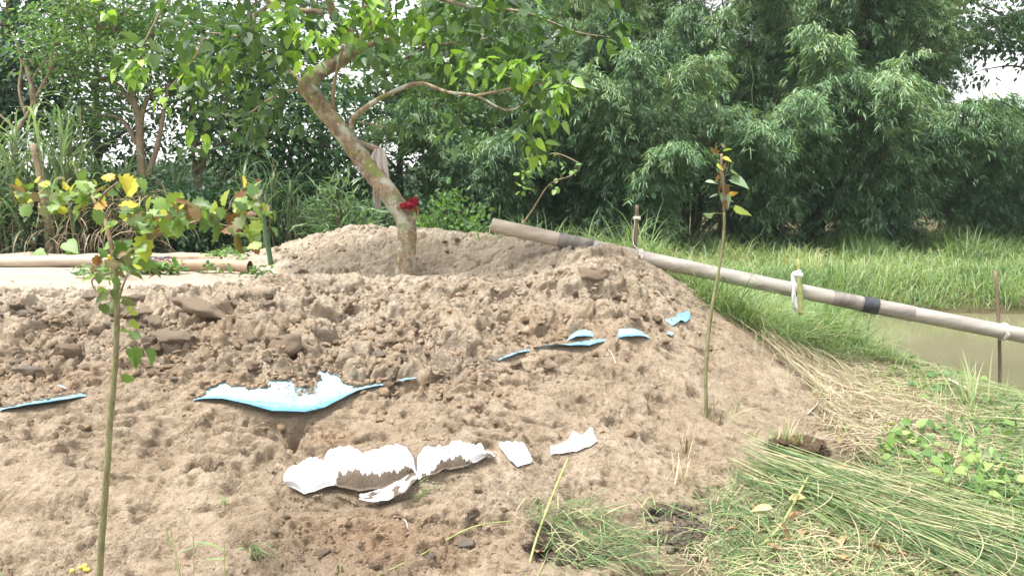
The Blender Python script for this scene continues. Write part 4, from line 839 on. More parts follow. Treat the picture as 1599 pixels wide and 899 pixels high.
# ------------------------------------------------------------------ saplings
def sapling(name, base, label, cat='sapling'): return empty(name, base, label, cat)
SY = 2.75; b0 = P(150, 980, SY); b0[2] = float(hz(b0[0], b0[1])) - .03
sp = sapling('young_tree', b0, 'young tree with yellow-green and browning lobed leaves standing closest at the left')
def S(*p): return PV(*[(a, b, SY + (c if len(p[0]) > 2 else 0)) for a, b, *r_ in p for c in [r_[0] if r_ else 0]])
limb(sp, [tuple(b0)] + PV((157, 860, SY), (166, 740, SY), (173, 640, SY), (180, 560, SY), (182, 480, SY), (180, 430, SY), (178, 400, SY)), (.0128, .0122, .0116, .0108, .0102, .0098, .0092, .0085), M_TWIG, 'stem', 10, .12)
for pts, rr in ((PV((178, 402, SY), (165, 350, SY + .05), (150, 320, SY + .1), (135, 300, SY + .15), (95, 305, SY + .2)), (.009, .008, .006, .005, .003)),
                (PV((150, 320, SY + .1), (165, 300, SY), (185, 284, SY - .05)), (.005, .004, .003)),
                (PV((180, 415, SY), (215, 385, SY + .05), (260, 360, SY + .1), (310, 345, SY + .1), (356, 328, SY + .1)), (.010, .009, .008, .006, .004)),
                (PV((182, 490, SY), (186, 465, SY), (196, 435, SY - .05), (204, 420, SY - .05)), (.005, .004, .003, .002)),
                (PV((183, 500, SY), (195, 492, SY), (210, 480, SY)), (.004, .003, .002)),
                (PV((150, 455, SY), (143, 440, SY), (152, 430, SY), (175, 425, SY)), (.002, .003, .003, .004)),
                (PV((330, 342, SY + .1), (350, 352, SY + .1), (385, 350, SY + .1)), (.004, .003, .002)),
                (PV((356, 328, SY + .1), (372, 305, SY + .1), (380, 292, SY + .1)), (.004, .003, .002))): limb(sp, pts, rr, M_TWIGB, 'branch', 6)
fl = MB()
def lf(mb, px, py, Y, ang, size, tint, T=LEAF_L, width=.9, tiltn=(0, -.45, .8), jit=.45):
    """one leaf: ang = direction in the view plane, 0 = right, 90 = up"""
    d = np.array([[math.cos(R(ang)), rng.normal() * jit, math.sin(R(ang))]]); leaves(mb, T, P(px, py, Y)[None], d, np.array([tiltn]) + rv(1, .5), size, width, tint, 1.1)
for a in ((190, 276, -60, .085, .9), (205, 283, -65, .11, .93), (178, 275, 170, .06, .96), (215, 280, -45, .07, .5), (165, 318, 200, .06, 1.0), (190, 318, -10, .09, .95), (150, 330, -80, .07, .45),
          (140, 300, 120, .1, .6), (120, 300, -70, .09, .55), (85, 300, -80, .13, .62), (75, 290, 160, .06, .8), (60, 300, 200, .09, .8), (100, 295, 90, .05, .92), (45, 320, -60, .08, .15), (35, 300, 150, .07, .05),
          (200, 345, -20, .09, .7), (215, 340, 160, .08, .72), (230, 335, 20, .09, .6), (250, 345, -50, .09, .65), (180, 350, 180, .08, .66), (200, 375, -110, .09, .4), (185, 380, -100, .1, .38), (220, 370, -70, .11, .8),
          (240, 318, 10, .1, .6), (265, 320, 40, .09, .62), (285, 325, 0, .09, .1), (275, 345, -80, .09, .6), (300, 320, 10, .1, .28), (290, 340, 200, .1, .45), (310, 330, -90, .12, .42), (335, 350, -80, .1, .3), (322, 345, -20, .08, .5),
          (350, 320, 80, .08, .75), (365, 325, 20, .09, .7), (362, 335, -85, .1, .03), (375, 340, -60, .09, .2), (385, 300, 60, .1, .62), (380, 292, 100, .06, .95), (395, 320, -50, .08, .62), (400, 345, -90, .09, .7), (390, 360, -110, .1, .68),
          (370, 370, -90, .09, .1), (372, 352, 190, .09, .02), (385, 335, 0, .05, 0), (165, 410, 200, .05, .5), (160, 425, 250, .06, .45), (200, 410, 0, .08, .5), (215, 410, -20, .09, .48), (195, 400, 60, .06, .5), (150, 430, 200, .07, .55),
          (168, 463, 190, .075, .22), (175, 468, -100, .08, .25), (185, 465, 20, .07, .2), (190, 470, -10, .07, .18), (160, 475, -90, .06, .3), (200, 480, -40, .06, .75), (205, 500, -60, .05, .7),
          (185, 518, 170, .05, .6), (190, 518, 0, .07, .45), (205, 520, -30, .06, .4), (200, 545, -90, .06, .42), (205, 545, -60, .09, .45), (205, 562, -80, .05, .25), (228, 548, -50, .08, .4), (190, 590, 0, .065, .5), (196, 592, 20, .05, .5)):
    px, py, ang, size, tt = a; lf(fl, px, py, SY + rng.uniform(-.05, .15), ang, size * .76, tt)
for cx, cy, n in ((85, 305, 16), (135, 310, 10), (215, 340, 20), (270, 335, 20), (320, 335, 12), (385, 325, 16), (50, 305, 10), (185, 405, 12), (215, 425, 8), (165, 440, 7), (380, 360, 10), (240, 350, 12), (160, 300, 5)):
    for _ in range(int(n * 1.5)): lf(fl, cx + rng.normal() * 19, cy + rng.normal() * 13, SY + rng.uniform(-.12, .25), rng.uniform(0, 360), rng.uniform(.025, .052), float(np.clip(rng.choice([.05, .2, .4, .55, .7, .85], p=[.14, .20, .32, .22, .09, .03]) + rng.normal() * .05, 0, 1)))
fl.build('foliage', M_SAP, sp, False, b0)
b1 = P(1104, 646, 4.98); b1[2] = float(hz(b1[0], b1[1])) - .05; S5 = 4.98
sp2 = sapling('thin_sapling', b1, 'thin bare-stemmed sapling with a few pale leaves at its tip on the right slope')
limb(sp2, [tuple(b1)] + PV((1102, 600, S5), (1105, 540, S5), (1112, 480, S5), (1123, 420, S5), (1130, 370, S5), (1131, 330, S5)), (.0135, .013, .0118, .0108, .010, .0095, .009), M_TWIG, 'stem', 10, .16)
limb(sp2, PV((1131, 330, S5), (1131, 300, S5), (1127, 270, S5), (1127, 240, S5)), (.0105, .014, .011, .008), M_TWIGB, 'stem', 10, .35)
for a in ((1130, 288, 1150, 292), (1130, 275, 1146, 270), (1131, 325, 1150, 322), (1130, 284, 1114, 284), (1131, 334, 1112, 332)): limb(sp2, PV((a[0], a[1], S5), (a[2], a[3], S5)), (.003, .002), M_TWIG, 'petiole', 5, 0, 2)
fl = MB()
for a in ((1118, 286, 178, .10, .9), (1142, 280, -20, .12, .55), (1120, 303, 190, .05, .7), (1113, 333, 180, .07, .8), (1132, 305, -80, .09, .5), (1128, 300, -60, .08, .45)): 
    fl = MB(); lf(fl, a[0], a[1], S5, a[2], a[3], a[4], T=LEAF_H, width=.75, tiltn=(0, -.4, .9)); fl.build('leaf', M_SAP2, sp2, False, b1)['label'] = 'pale grey-green leaf'
for a in ((1143, 270, 0, .11, .45), (1148, 322, -10, .11, .72), (1140, 303, 10, .06, 1), (1130, 236, 20, .06, .75), (1122, 238, 160, .06, .05), (1130, 246, -20, .06, .85), (1122, 255, -60, .06, .8), (1128, 265, 60, .05, .03), (1127, 275, -120, .06, .03), (1134, 290, -70, .07, .04), (1126, 290, -100, .07, .02), (1130, 230, 90, .05, .1), (1120, 232, 110, .04, .04), (1132, 312, -80, .06, 0)): 
    fl = MB(); lf(fl, a[0], a[1], S5 - .02, a[2], a[3], a[4], T=LEAF_H, width=.6); fl.build('leaf', M_SAP, sp2, False, b1)
# ------------------------------------------------------------------ bamboo clumps
def bamboo_proto(seed, Hh, spread, nculm, dens=1.0, leaf=.25):
    """leaf mesh and culm meshes of one clump, base at the origin"""
    g = np.random.default_rng(seed); fm = MB(); culms = []
    for c in range(nculm):
        az = 2 * math.pi * (c + g.random()) / nculm; h = Hh * g.uniform(.62, 1.05); out = spread * g.uniform(.35, 1.0)
        t = np.linspace(0, 1, 16); rr_ = out * t ** 1.9; zz = h * (1.28 * t - .38 * t ** 3.2 * (out / spread) * 1.3)
        p = np.stack([math.cos(az) * (.25 + rr_), math.sin(az) * (.25 + rr_), zz], -1) + g.standard_normal((16, 3)) * .02
        cm = MB(); tube(cm, p, np.linspace(.045, .008, 16), 6, True); culms.append(cm.mesh('culm', M_CULM, True))
        n = int(50 * dens); ct = g.uniform(-.22, .22); tt = (.30 if Hh > 6 else .12) + (.70 if Hh > 6 else .88) * g.random(n) ** .8; base = np.stack([np.interp(tt, t, p[:, k]) for k in range(3)], -1)
        a2 = az + g.normal(0, 1.25, n); ln = g.uniform(.4, 1.05, n) * (1.15 - .35 * tt) 
        bd = np.stack([np.cos(a2), np.sin(a2), g.uniform(.0, .7, n)], -1)
        ns = 9; s = (np.arange(ns) + 1) / ns
        tp = base[:, None] + bd[:, None] * (ln[:, None] * s)[..., None]; tp[..., 2] -= (ln[:, None] * s ** 2) * .75
        tp += g.standard_normal(tp.shape) * .05; td = bd[:, None] + np.array([0, 0, -1.4]) * s[None, :, None]
        tp = tp.reshape(-1, 3); td = unit(td.reshape(-1, 3)); tp = tp[tp[:, 2] > .25]; td = td[:len(tp)]
        kf = 9; m_ = len(tp)
        yaw = g.uniform(-1.2, 1.2, (m_, kf)); pitch = g.uniform(-.9, .25, (m_, kf))
        hd = np.arctan2(td[:, 1], td[:, 0])[:, None] + yaw
        dd = np.stack([np.cos(hd) * np.cos(pitch), np.sin(hd) * np.cos(pitch), np.sin(pitch) - .25], -1).reshape(-1, 3)
        pos = np.repeat(tp, kf, 0) + g.standard_normal((m_ * kf, 3)) * .035
        tint = np.clip(np.repeat(np.clip(.08 + .62 * np.clip((tp[:, 2] / Hh) * .9 + .15, 0, 1) + g.normal(0, .16, m_), 0, 1), kf) + ct + g.normal(0, .12, m_ * kf), 0, .93); tint[g.random(m_ * kf) < .012] = 1  # tint darkens towards the base, painting in the clump's shaded interior
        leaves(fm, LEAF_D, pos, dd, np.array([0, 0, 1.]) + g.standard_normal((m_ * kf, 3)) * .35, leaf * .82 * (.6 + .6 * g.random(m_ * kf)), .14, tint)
    return fm.mesh('foliage', M_BAMB), culms
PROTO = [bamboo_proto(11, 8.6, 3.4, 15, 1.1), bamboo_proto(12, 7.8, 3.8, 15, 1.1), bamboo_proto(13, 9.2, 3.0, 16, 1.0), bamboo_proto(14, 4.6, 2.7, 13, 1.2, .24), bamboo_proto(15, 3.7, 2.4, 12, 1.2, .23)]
def bamboo(x, y, k, rot, s, label, group='bamboo clumps behind the grass', z=None):
    z = float(hz(x, y)) if z is None else z; r_ = empty('bamboo_clump', (x, y, z - .05), label, 'bamboo', group); r_.rotation_euler = (0, 0, rot); r_.scale = (s, s, s)
    fm, cu = PROTO[k]; o = link('foliage', fm, r_)
    for c in cu: link('culm', c, r_)
    return r_
def bx(px, Y): return float(ray(px, 380)[0]) * Y
for a in ((860, 21.5, 0, .3, 1.0, 'tall dark bamboo clump right of the leaning tree crown'), (1075, 21.0, 1, 1.4, 1.0, 'tall bamboo clump in the centre right, above the thin sapling tip'),
          (1270, 20.0, 2, 2.2, .98, 'tall bamboo clump with an upright dark culm showing near the top'), (1385, 20.5, 2, 4.0, .86, 'tall bamboo clump drooping beside the sky gap at upper right'),
          (960, 24.5, 2, 3.1, 1.15, 'tallest shaded bamboo clump between two nearer clumps, right of the tree crown'), (1180, 24.5, 1, 5.2, 1.15, 'deep shaded bamboo clump filling the top behind the thin sapling'),
          (1330, 25.5, 2, .9, 1.0, 'deep shaded bamboo clump behind the drooping ones at the right'), (750, 25, 1, 2.0, 1.05, 'shaded bamboo clump seen through the right side of the tree crown'),
          (985, 17.3, 3, .4, .92, 'rounded lower bamboo plume hanging over the grass behind the buried pipe joint'), (760, 17.5, 4, 1.8, 1.0, 'light fine-leaved bamboo plume just right of the leaning trunk'),
          (1180, 18.4, 3, 3.6, 1.05, 'rounded bamboo plume hanging behind the thin sapling'), (1350, 18.6, 3, 5.1, 1.1, 'broad bamboo plume over the far grass above the white-stripped stake'),
          (1530, 19.0, 3, 2.4, .74, 'lower bamboo clump beneath the sky gap at the right edge'), (1650, 19.5, 3, 4.4, .80, 'bamboo clump cut by the right edge of the picture'),
          (880, 19.2, 4, 3.3, 1.15, 'mid-height bamboo plume behind the left end of the sloping pipe'), (1600, 23, 4, 1.0, 1.0, 'distant bamboo clump low on the right behind the nearer ones')):
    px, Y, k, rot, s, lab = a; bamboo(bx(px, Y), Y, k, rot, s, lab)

# ------------------------------------------------------------------ trees at the left and behind
def nearest(trunk, c): 
    d = np.linalg.norm(trunk - c - np.array([0, 0, -.5]), axis=1); return trunk[np.argmin(d)]
def bgtree(name, trunk, radii, crowns, label, mat, T=LEAF_O, size=.13, per=60, flat=.45, tmin=.1, tmax=.8, group='trees along the back left', bark=None, width=.5, spread=.42, extra=()):
    """trunk: world points; crowns: (centre px, py, depth, rx, rz, number of leaf sprays)"""
    trunk = np.array(trunk, float); b = trunk[0].copy(); b[2] = hz(b[0], b[1]) - .1; trunk[0] = b
    root = empty(name, b, label, 'tree', group); bark = bark or M_DBARK
    radii = [q_ * .72 for q_ in radii]
    mb = MB(); tube(mb, trunk, radii, 8, True, .06, .5, 5); mb.build('trunk', bark, root, True, b)
    for pts, rr in extra: limb(root, pts, rr, bark, 'branch', 6)
    fm = MB(); ts = catmull(trunk, radii, 5)[0]
    for px, py, Y, rx, rz, n in crowns:
        C0 = P(px, py, Y); n = int(n * .52); cs = C0 + unit(rv(n)) * (rng.random((n, 1)) ** .4) * np.array([rx, rx * .9, rz])
        a0 = nearest(ts, C0); bm_ = MB()
        tube(bm_, [a0, (a0 + C0) / 2 + np.array([0, 0, .2]), C0], [.05, .035, .015], 6, True, .1, .5, 4); bm_.build('branch', bark, root, True, a0)
        tw = MB()
        for c in cs:
            tube(tw, [C0 + (c - C0) * .1, C0 + (c - C0) * .6 + np.array([0, 0, .08]), c], [.012, .009, .004], 4, False)
            pos = c + rv(per, 1) * np.array([spread, spread, spread * flat]); d = unit(pos - C0 + rv(per, .4)) + np.array([0, 0, -.25])
            leaves(fm, T, pos, d, np.array([0, 0, 1.]) + rv(per, .5), size * (.6 + .7 * rng.random(per)), width, np.clip(rng.uniform(tmin, tmax) + rng.normal(0, .12, per), 0, 1))
        tw.build('twig', bark, root, False, a0)
    fm.build('crown', mat, root, False, b); return root
def W_(px, py, Y): return tuple(P(px, py, Y))
bgtree('dark_tree', [W_(-10, 395, 16), W_(-5, 300, 16), W_(0, 200, 16), W_(10, 60, 16), W_(20, -80, 16)], [.2, .18, .15, .1, .05],
       [(10, 40, 16, 1.3, 1.1, 44), (60, 100, 15.7, .9, .9, 36), (20, 150, 16, .9, .7, 28), (-60, 120, 16, 1.0, 1.2, 26), (50, -60, 16, 1.3, 1.0, 26), (90, 170, 16.2, .8, .4, 16), (110, 20, 16.5, .9, .7, 20)],
       'dense dark tree filling the upper left corner', M_TREE, LEAF_O, .16, 56, .5, .0, .45)
bgtree('slender_tree', [W_(15, 395, 13), W_(18, 270, 13), W_(28, 205, 13), W_(45, 175, 13), W_(70, 125, 13), W_(92, 88, 13)], [.06, .055, .05, .045, .035, .02],
       [(95, 70, 13, .35, .25, 5), (30, 90, 13, .5, .5, 7)], 'slender tree with pale bare forked branches near the left edge', M_TREE, LEAF_O, .1, 34, .5, .3, .8, bark=M_LBARK,
       extra=[(PV((40, 180, 13), (30, 140, 13), (33, 95, 13), (18, 50, 13)), (.03, .025, .02, .012)), (PV((50, 165, 13), (48, 130, 13), (70, 95, 13), (85, 78, 13)), (.02, .018, .014, .008)), (PV((58, 143, 13), (85, 125, 13), (110, 118, 13)), (.014, .01, .006)), (PV((28, 205, 13), (0, 180, 13), (-30, 150, 13)), (.02, .015, .01))])
bgtree('feathery_tree', [W_(228, 388, 13.2), W_(224, 300, 13.2), W_(219, 240, 13.2), W_(216, 190, 13.2), W_(203, 140, 13.2), W_(170, 60, 13.2), W_(140, 0, 13.2), (-8.3, 13.2, 6.3)], [.11, .10, .095, .085, .06, .045, .035, .02],
       [(150, 60, 13, .9, .55, 34), (110, 20, 13, .8, .4, 20), (190, 20, 13.2, .8, .5, 26), (215, 90, 13, .7, .4, 22), (140, 130, 13.3, .6, .3, 14), (240, 150, 13.3, .5, .25, 12), (100, 90, 13.2, .5, .3, 12), (180, -60, 13.2, 1.1, .6, 22), (270, 50, 13.5, .6, .4, 16), (160, 180, 13.6, .5, .25, 9)],
       'forked tree with light feathery foliage rising behind the yellowing sapling', M_FEATH, LEAF_O, .085, 85, .3, .15, .9, bark=M_LBARK, spread=.36,
       extra=[(PV((230, 275, 13.2), (245, 230, 13.2), (254, 185, 13.2), (262, 130, 13.2)), (.05, .042, .035, .02)), (PV((214, 170, 13.2), (190, 150, 13.2), (165, 140, 13.2)), (.02, .015, .01))])
bgtree('forked_tree', [W_(318, 390, 14.2), W_(314, 330, 14.2), W_(306, 280, 14.2), W_(300, 220, 14.2), W_(299, 170, 14.2), W_(305, 60, 14.2)], [.08, .07, .055, .045, .035, .02],
       [(300, 150, 14, .7, .5, 26), (345, 190, 14, .6, .4, 20), (270, 100, 14.3, .6, .5, 18), (380, 220, 14, .6, .4, 18), (330, 250, 14.2, .5, .25, 10), (420, 180, 14.5, .7, .5, 22)],
       'thin straight-stemmed tree second from the left trunks, leafy from half height', M_TREE, LEAF_O, .13, 60, .45, .25, .85, bark=M_LBARK)
bgtree('leaning_back_tree', [W_(316, 385, 15), W_(335, 320, 15), W_(352, 270, 15), W_(372, 215, 15), W_(385, 120, 15), W_(400, 0, 15)], [.12, .12, .11, .09, .07, .04],
       [(400, 120, 15, 1.0, .8, 34), (450, 210, 15, .9, .6, 30), (430, 270, 15, .8, .4, 22), (350, 80, 15, .8, .6, 24), (480, 130, 15.2, .8, .6, 26), (500, 230, 15.3, .6, .5, 20), (380, 0, 15, 1.2, .7, 22), (480, 10, 15.5, 1.0, .7, 20)],
       'thicker trunk leaning right behind the thin straight one, with dark leaves', M_TREE, LEAF_O, .15, 56, .5, .1, .65, bark=M_LBARK)
bgtree('umbrella_tree', [W_(628, 345, 18), W_(624, 270, 18), W_(626, 220, 18), W_(615, 180, 18), W_(600, 120, 18)], [.12, .11, .09, .07, .04],
       [(600, 178, 18, .9, .2, 20), (700, 175, 18, 1.0, .25, 22), (680, 215, 17.5, .9, .3, 20), (560, 150, 18, .8, .4, 20), (650, 130, 18.4, 1.0, .4, 22), (740, 220, 18, .8, .4, 18), (560, 230, 17.5, .5, .3, 9), (600, 60, 18, 1.3, .7, 26), (700, 70, 18.5, 1.2, .6, 26), (790, 120, 19, 1.0, .6, 20), (760, 20, 19, 1.0, .6, 20)],
       'dark-trunked tree with flat umbrella-like foliage behind the hanging rag', M_FEATH, LEAF_O, .14, 70, .22, .1, .6, spread=.5,
       extra=[(PV((626, 225, 18), (632, 190, 18), (636, 150, 18)), (.05, .04, .03)), (PV((624, 285, 18), (600, 262, 18), (575, 255, 18)), (.04, .03, .02))])
bgtree('dark_back_tree', [W_(150, 395, 18), W_(155, 300, 18), W_(150, 200, 18), W_(150, 60, 18)], [.15, .14, .12, .06],
       [(120, 180, 18, .9, .5, 22), (170, 220, 18, .8, .3, 14), (60, 230, 18, .9, .4, 16), (230, 200, 18, .7, .4, 12), (250, 290, 18, .9, .2, 12), (190, 270, 18, .6, .2, 8), (270, 10, 18, 1.4, .8, 26), (340, 40, 18, 1.0, .7, 20)],
       'dark tree far behind the feathery one with sky showing through', M_TREE, LEAF_O, .17, 50, .5, .0, .35)
bgtree('dark_back_tree', [W_(500, 380, 17.5), W_(498, 300, 17.5), W_(500, 220, 17.5), W_(505, 120, 17.5)], [.13, .12, .10, .05],
       [(470, 290, 17, .8, .6, 26), (520, 270, 17.4, .8, .5, 24), (545, 200, 17.5, .7, .5, 16), (560, 300, 17.2, .6, .5, 20), (700, 270, 18.5, .9, .5, 22), (690, 320, 18, .8, .4, 18)],
       'dark broad tree behind the middle of the leaning trunk', M_TREE, LEAF_O, .16, 56, .5, .05, .5)
bgtree('dark_back_tree', [W_(1640, 370, 27), W_(1640, 200, 27), W_(1620, 60, 27)], [.2, .15, .08],
       [(1560, 40, 26, 1.5, .9, 30), (1500, 60, 26, 1.2, 1.0, 26), (1630, 60, 26, 1.2, 1.0, 22), (1530, 110, 26, .7, .3, 5), (1600, -30, 26, 2.0, .8, 26), (1480, -10, 26, 1.5, .8, 22)],
       'tree with dark drooping leaves around the sky gap at the upper right corner', M_TREE, LEAF_O, .2, 50, .5, .0, .4)

# ------------------------------------------------------------------ undergrowth: bushes, tall grass clumps, taro leaves
def bush(name, px, Y, w, h, n, label, mat, T=LEAF_O, size=.1, width=.5, tmin=.05, tmax=.7, group='bushes under the back trees', cat='bush', stems=7):
    x = bx(px, Y); z = float(hz(x, Y)); root = empty(name, (x, Y, z), label, cat, group); sm = MB()
    for k in range(stems):
        a = rng.uniform(0, 6.28); r_ = rng.uniform(.2, .8)
        tube(sm, [(x, Y, z - .05), (x + math.cos(a) * w * r_ * .5, Y + math.sin(a) * w * r_ * .4, z + h * .5), (x + math.cos(a) * w * r_ * .8, Y + math.sin(a) * w * r_ * .7, z + h * .85)], [.02, .014, .006], 5, False, 0, .5, 3)
    sm.build('stem', M_DBARK, root, False, (x, Y, z)); d = unit(rv(n)); d[:, 2] = np.abs(d[:, 2])
    cs = np.array([x, Y, z + .1]) + d * (rng.random((n, 1)) ** .35) * np.array([w, w * .7, h]); cs[:, 2] += rng.uniform(-.1, .1, n); fm = MB(); per = 26
    pos = np.repeat(cs, per, 0) + rv(n * per, .12); dd = np.repeat(d, per, 0) + rv(n * per, .7) + np.array([0, 0, -.2]); pos[:, 2] = np.maximum(pos[:, 2], z + .03)
    leaves(fm, T, pos, dd, np.array([0, 0, 1.]) + rv(n * per, .6), size * (.6 + .8 * rng.random(n * per)), width, np.clip(np.repeat(rng.uniform(tmin, tmax, n), per) + rng.normal(0, .1, n * per), 0, 1))
    fm.build('foliage', mat, root, False, (x, Y, z)); return root
for a in ((-30, 12.6, .9, 1.5, 90, 'dark bush at the left edge behind the pipe'), (70, 12.4, .8, 1.0, 80, 'dark bush below the tall grass near the left edge'), (150, 12.8, .9, 1.1, 90, 'dark bush behind the yellowing sapling, left of its stem'),
          (250, 12.6, .8, 1.0, 80, 'dark bush behind the right branch of the yellowing sapling'), (330, 12.8, .7, .9, 70, 'dark bush at the foot of the two back trunks'), (385, 13.4, .8, 1.3, 80, 'dark bush left of the green pole'),
          (455, 15.0, .9, 1.4, 80, 'shaded bush behind the green pole'), (555, 14.5, .8, .9, 70, 'shaded low bush behind the crest left of the trunk'), (655, 15.5, 1.0, 1.1, 90, 'shaded bush right behind the red cloth'), (290, 16.5, 1.4, 1.6, 110, 'far bush in the gap between back trunks'),
          (190, 17, 1.4, 1.5, 100, 'far bush below the sky gap behind the sapling'), (100, 15.5, 1.2, 1.7, 100, 'far bush behind the tall grass at the left')):
    bush('bush', *a, M_TREE if a[1] < 14 else M_TREE)
bush('leafy_shrub', 705, 10.5, .5, .95, 46, 'light-leaved shrub just behind the crest right of the red cloth', M_CREEP, LEAF_O, .085, .6, .1, .7, stems=5)
bush('leafy_shrub', 545, 11.5, .55, 1.0, 40, 'yellow-green shrub behind the crest left of the leaning trunk', M_ELEPH, LEAF_D, .2, .16, .0, .5)
def grass_clump(px, Y, h, w, n, label, mat=None, name='tall_grass_clump', droop=2.0, wd=.038, cat='grass clump', group='tall grass clumps along the back left', tmin=.1, tmax=.85):
    x = bx(px, Y); z = float(hz(x, Y)); mb = MB(); ns = max(3, n // 14); out = MB()
    root = empty(name, (x, Y, z), label, cat, group)
    for k in range(ns):
        sx, sy = x + rng.normal() * w * .5, Y + rng.normal() * w * .4; hh = h * rng.uniform(.55, 1.0); lean = rv(1, .06)[0]
        tube(out, [(sx, sy, z - .05), (sx + lean[0] * hh, sy + lean[1] * hh, z + hh * .85)], [.014, .008], 5, False)
        m_ = 14; t = np.linspace(.1, .95, m_); base = np.array([sx, sy, z]) + np.stack([lean[0] * hh * t, lean[1] * hh * t, hh * .85 * t], -1)
        blades(mb, base, rng.uniform(0, 6.28, m_), rng.uniform(.6, 1.15, m_) * min(1, h / 1.8), wd, rng.uniform(1.0, 1.45, m_), rng.uniform(.7, 1.3, m_) * droop, 6, np.clip(rng.uniform(tmin, tmax) + rng.normal(0, .12, m_), 0, 1))
    out.build('stem', M_TWIG, root, False, (x, Y, z)); mb.build('foliage', mat or M_ELEPH, root, False, (x, Y, z)); return root
for a in ((5, 12.2, 2.5, .6, 220, 'tall drooping grass clump at the left edge'), (50, 12.3, 2.3, .5, 180, 'tall grass clump around the broken brown stump'), (110, 12.2, 2.9, .45, 170, 'tallest grass clump with an upright plume left of the sapling'),
          (150, 12.6, 2.2, .4, 110, 'grass clump just left of the yellow sapling leaves'), (190, 12.9, 1.9, .4, 90, 'grass clump behind the yellow sapling leaves'), (262, 13.2, 1.9, .4, 110, 'grass clump between the back trunks')):
    grass_clump(*a)
for a in ((405, 12.8, 1.9, .3, 120, 'dark hanging narrow-leaved clump beside the green pole'), (440, 13.2, 1.7, .3, 110, 'dark hanging narrow-leaved clump right of the green pole'), (480, 13.6, 1.4, .35, 100, 'dark hanging narrow-leaved clump behind the left end of the sand crest')):
    grass_clump(*a, droop=2.6, wd=.022, tmin=0, tmax=.45)
# dead stump and straw at the back left
mb = MB(); tube(mb, PV((80, 395, 12.0), (72, 330, 12.0), (62, 270, 12.0), (52, 226, 12.0)), [.075, .065, .06, .055], 9, True, .1, .5, 5); tag(mb.build('broken_stump', M_LBARK, None, True, P(80, 395, 12)), 'broken bare brown stem with a snapped top in the tall grass', 'stump')
mb = MB(); n = 420; xx = rng.uniform(bx(40, 12), bx(260, 12), n); yy = 11.9 + rng.random(n) * .6
blades(mb, np.stack([xx, yy, hz(xx, yy) + rng.random(n) * .9], -1), rng.uniform(3.2, 6.2, n), rng.uniform(.4, .9, n), .02, rng.uniform(-.2, 1.2, n), rng.uniform(1.5, 2.6, n), 6, rng.uniform(.0, .6, n)); mb.build('dead_grass', M_STRAW); 
tag(bpy.data.objects['dead_grass'], 'dry brown hanging grass under the tall clumps behind the pipe', 'grass', None, 'stuff')
def taro(px, py, Y, s, ang, label):
    x, z0 = float(P(px, py, Y)[0]), float(P(px, py, Y)[2]); g = float(hz(x, Y)); root = empty('taro_plant', (x, Y, g), label, 'plant', 'taro plants behind the pipe')
    limb(root, [(x + .03, Y + .05, g - .02), (x + .02, Y, g + (z0 - g) * .6), (x, Y - .03, z0)], (.012, .01, .007), M_TWIG, 'stem', 6); fm = MB()
    d = np.array([[math.cos(R(ang)), -.5, math.sin(R(ang))]]); leaves(fm, LEAF_H, np.array([[x, Y - .03, z0]]), d, np.array([[0, -.7, .7]]), s, .9, .75); leaves(fm, LEAF_H, np.array([[x + .05, Y, z0 - .1]]), -d * .5 + np.array([[.3, 0, -.5]]), np.array([[0, -.5, .9]]), s * .8, .9, .6)
    fm.build('leaf', M_CREEP, root, False, (x, Y, g))
taro(105, 378, 11.3, .26, -30, 'heart-leaved plant behind the beige pipe near the left edge'); taro(165, 385, 11.3, .24, 20, 'heart-leaved plant behind the beige pipe, just left of the sapling stem'); taro(70, 392, 11.3, .2, 200, 'lowest heart-leaved plant, leftmost behind the beige pipe')
# twig with fresh green leaves, and the dead arching branch right of the tree
root = empty('leafy_twig', W_(905, 262, 9), 'bare arching twig with bright green leaves in front of the dark bamboo', 'twig')
limb(root, PV((845, 243, 9), (870, 240, 9), (895, 250, 9), (906, 260, 9), (890, 275, 9), (858, 288, 9), (830, 330, 9.2), (800, 372, 9.4)), (.006, .008, .009, .009, .009, .008, .012, .014), M_LBARK, 'branch', 6); fm = MB()
for c, n in (((855, 252), 14), ((890, 262), 12), ((820, 268), 18), ((840, 258), 10), ((815, 295), 10), ((868, 290), 5)): leafclump(fm, LEAF_O, P(*c, 9), n, .1, .075, .55 + .45 * rng.random(n), .75, .1, 1)
fm.build('foliage', M_CREEP, root, False, W_(905, 262, 9))
# cut leafy branches on the dry sand
def cutbranch(px0, py0, px1, py1, n, label, sz=.07):
    x, y, z = hit([px0, px1], [py0, py1]); z = hz(x, y) + .03; root = empty('cut_branch', (x[0], y[0], z[0]), label, 'branch')
    mid = [(x[0] + x[1]) / 2, (y[0] + y[1]) / 2, z.mean() + .06]; limb(root, [(x[0], y[0], z[0]), mid, (x[1], y[1], z[1])], (.006, .005, .003), M_TWIGB, 'twig', 5); fm = MB()
    t = rng.random(n); px_ = x[0] + (x[1] - x[0]) * t + rng.normal(0, .06, n); py_ = y[0] + (y[1] - y[0]) * t + rng.normal(0, .09, n); pos = np.stack([px_, py_, hz(px_, py_) + .02 + rng.random(n) * .10], -1)
    leaves(fm, LEAF_O, pos, rv(n) * (1, 1, .4), np.array([0, 0, 1.]) + rv(n, .5), sz * (.6 + .7 * rng.random(n)), .6, rng.random(n) * .8); fm.build('foliage', M_CREEP, root, False, (x[0], y[0], z[0]))
cutbranch(205, 428, 272, 428, 260, 'pile of cut green leafy twigs on the sand in front of the pipe join'); cutbranch(130, 432, 200, 436, 120, 'cut green leaves on the sand left of the pile before the pipe')
cutbranch(396, 429, 412, 430, 40, 'small cut green leaves by the dark open pipe end'); cutbranch(323, 428, 342, 428, 22, 'few flat green leaves below the reddish pipe'); cutbranch(325, 403, 380, 408, 150, 'cut green leaves behind the reddish pipe')

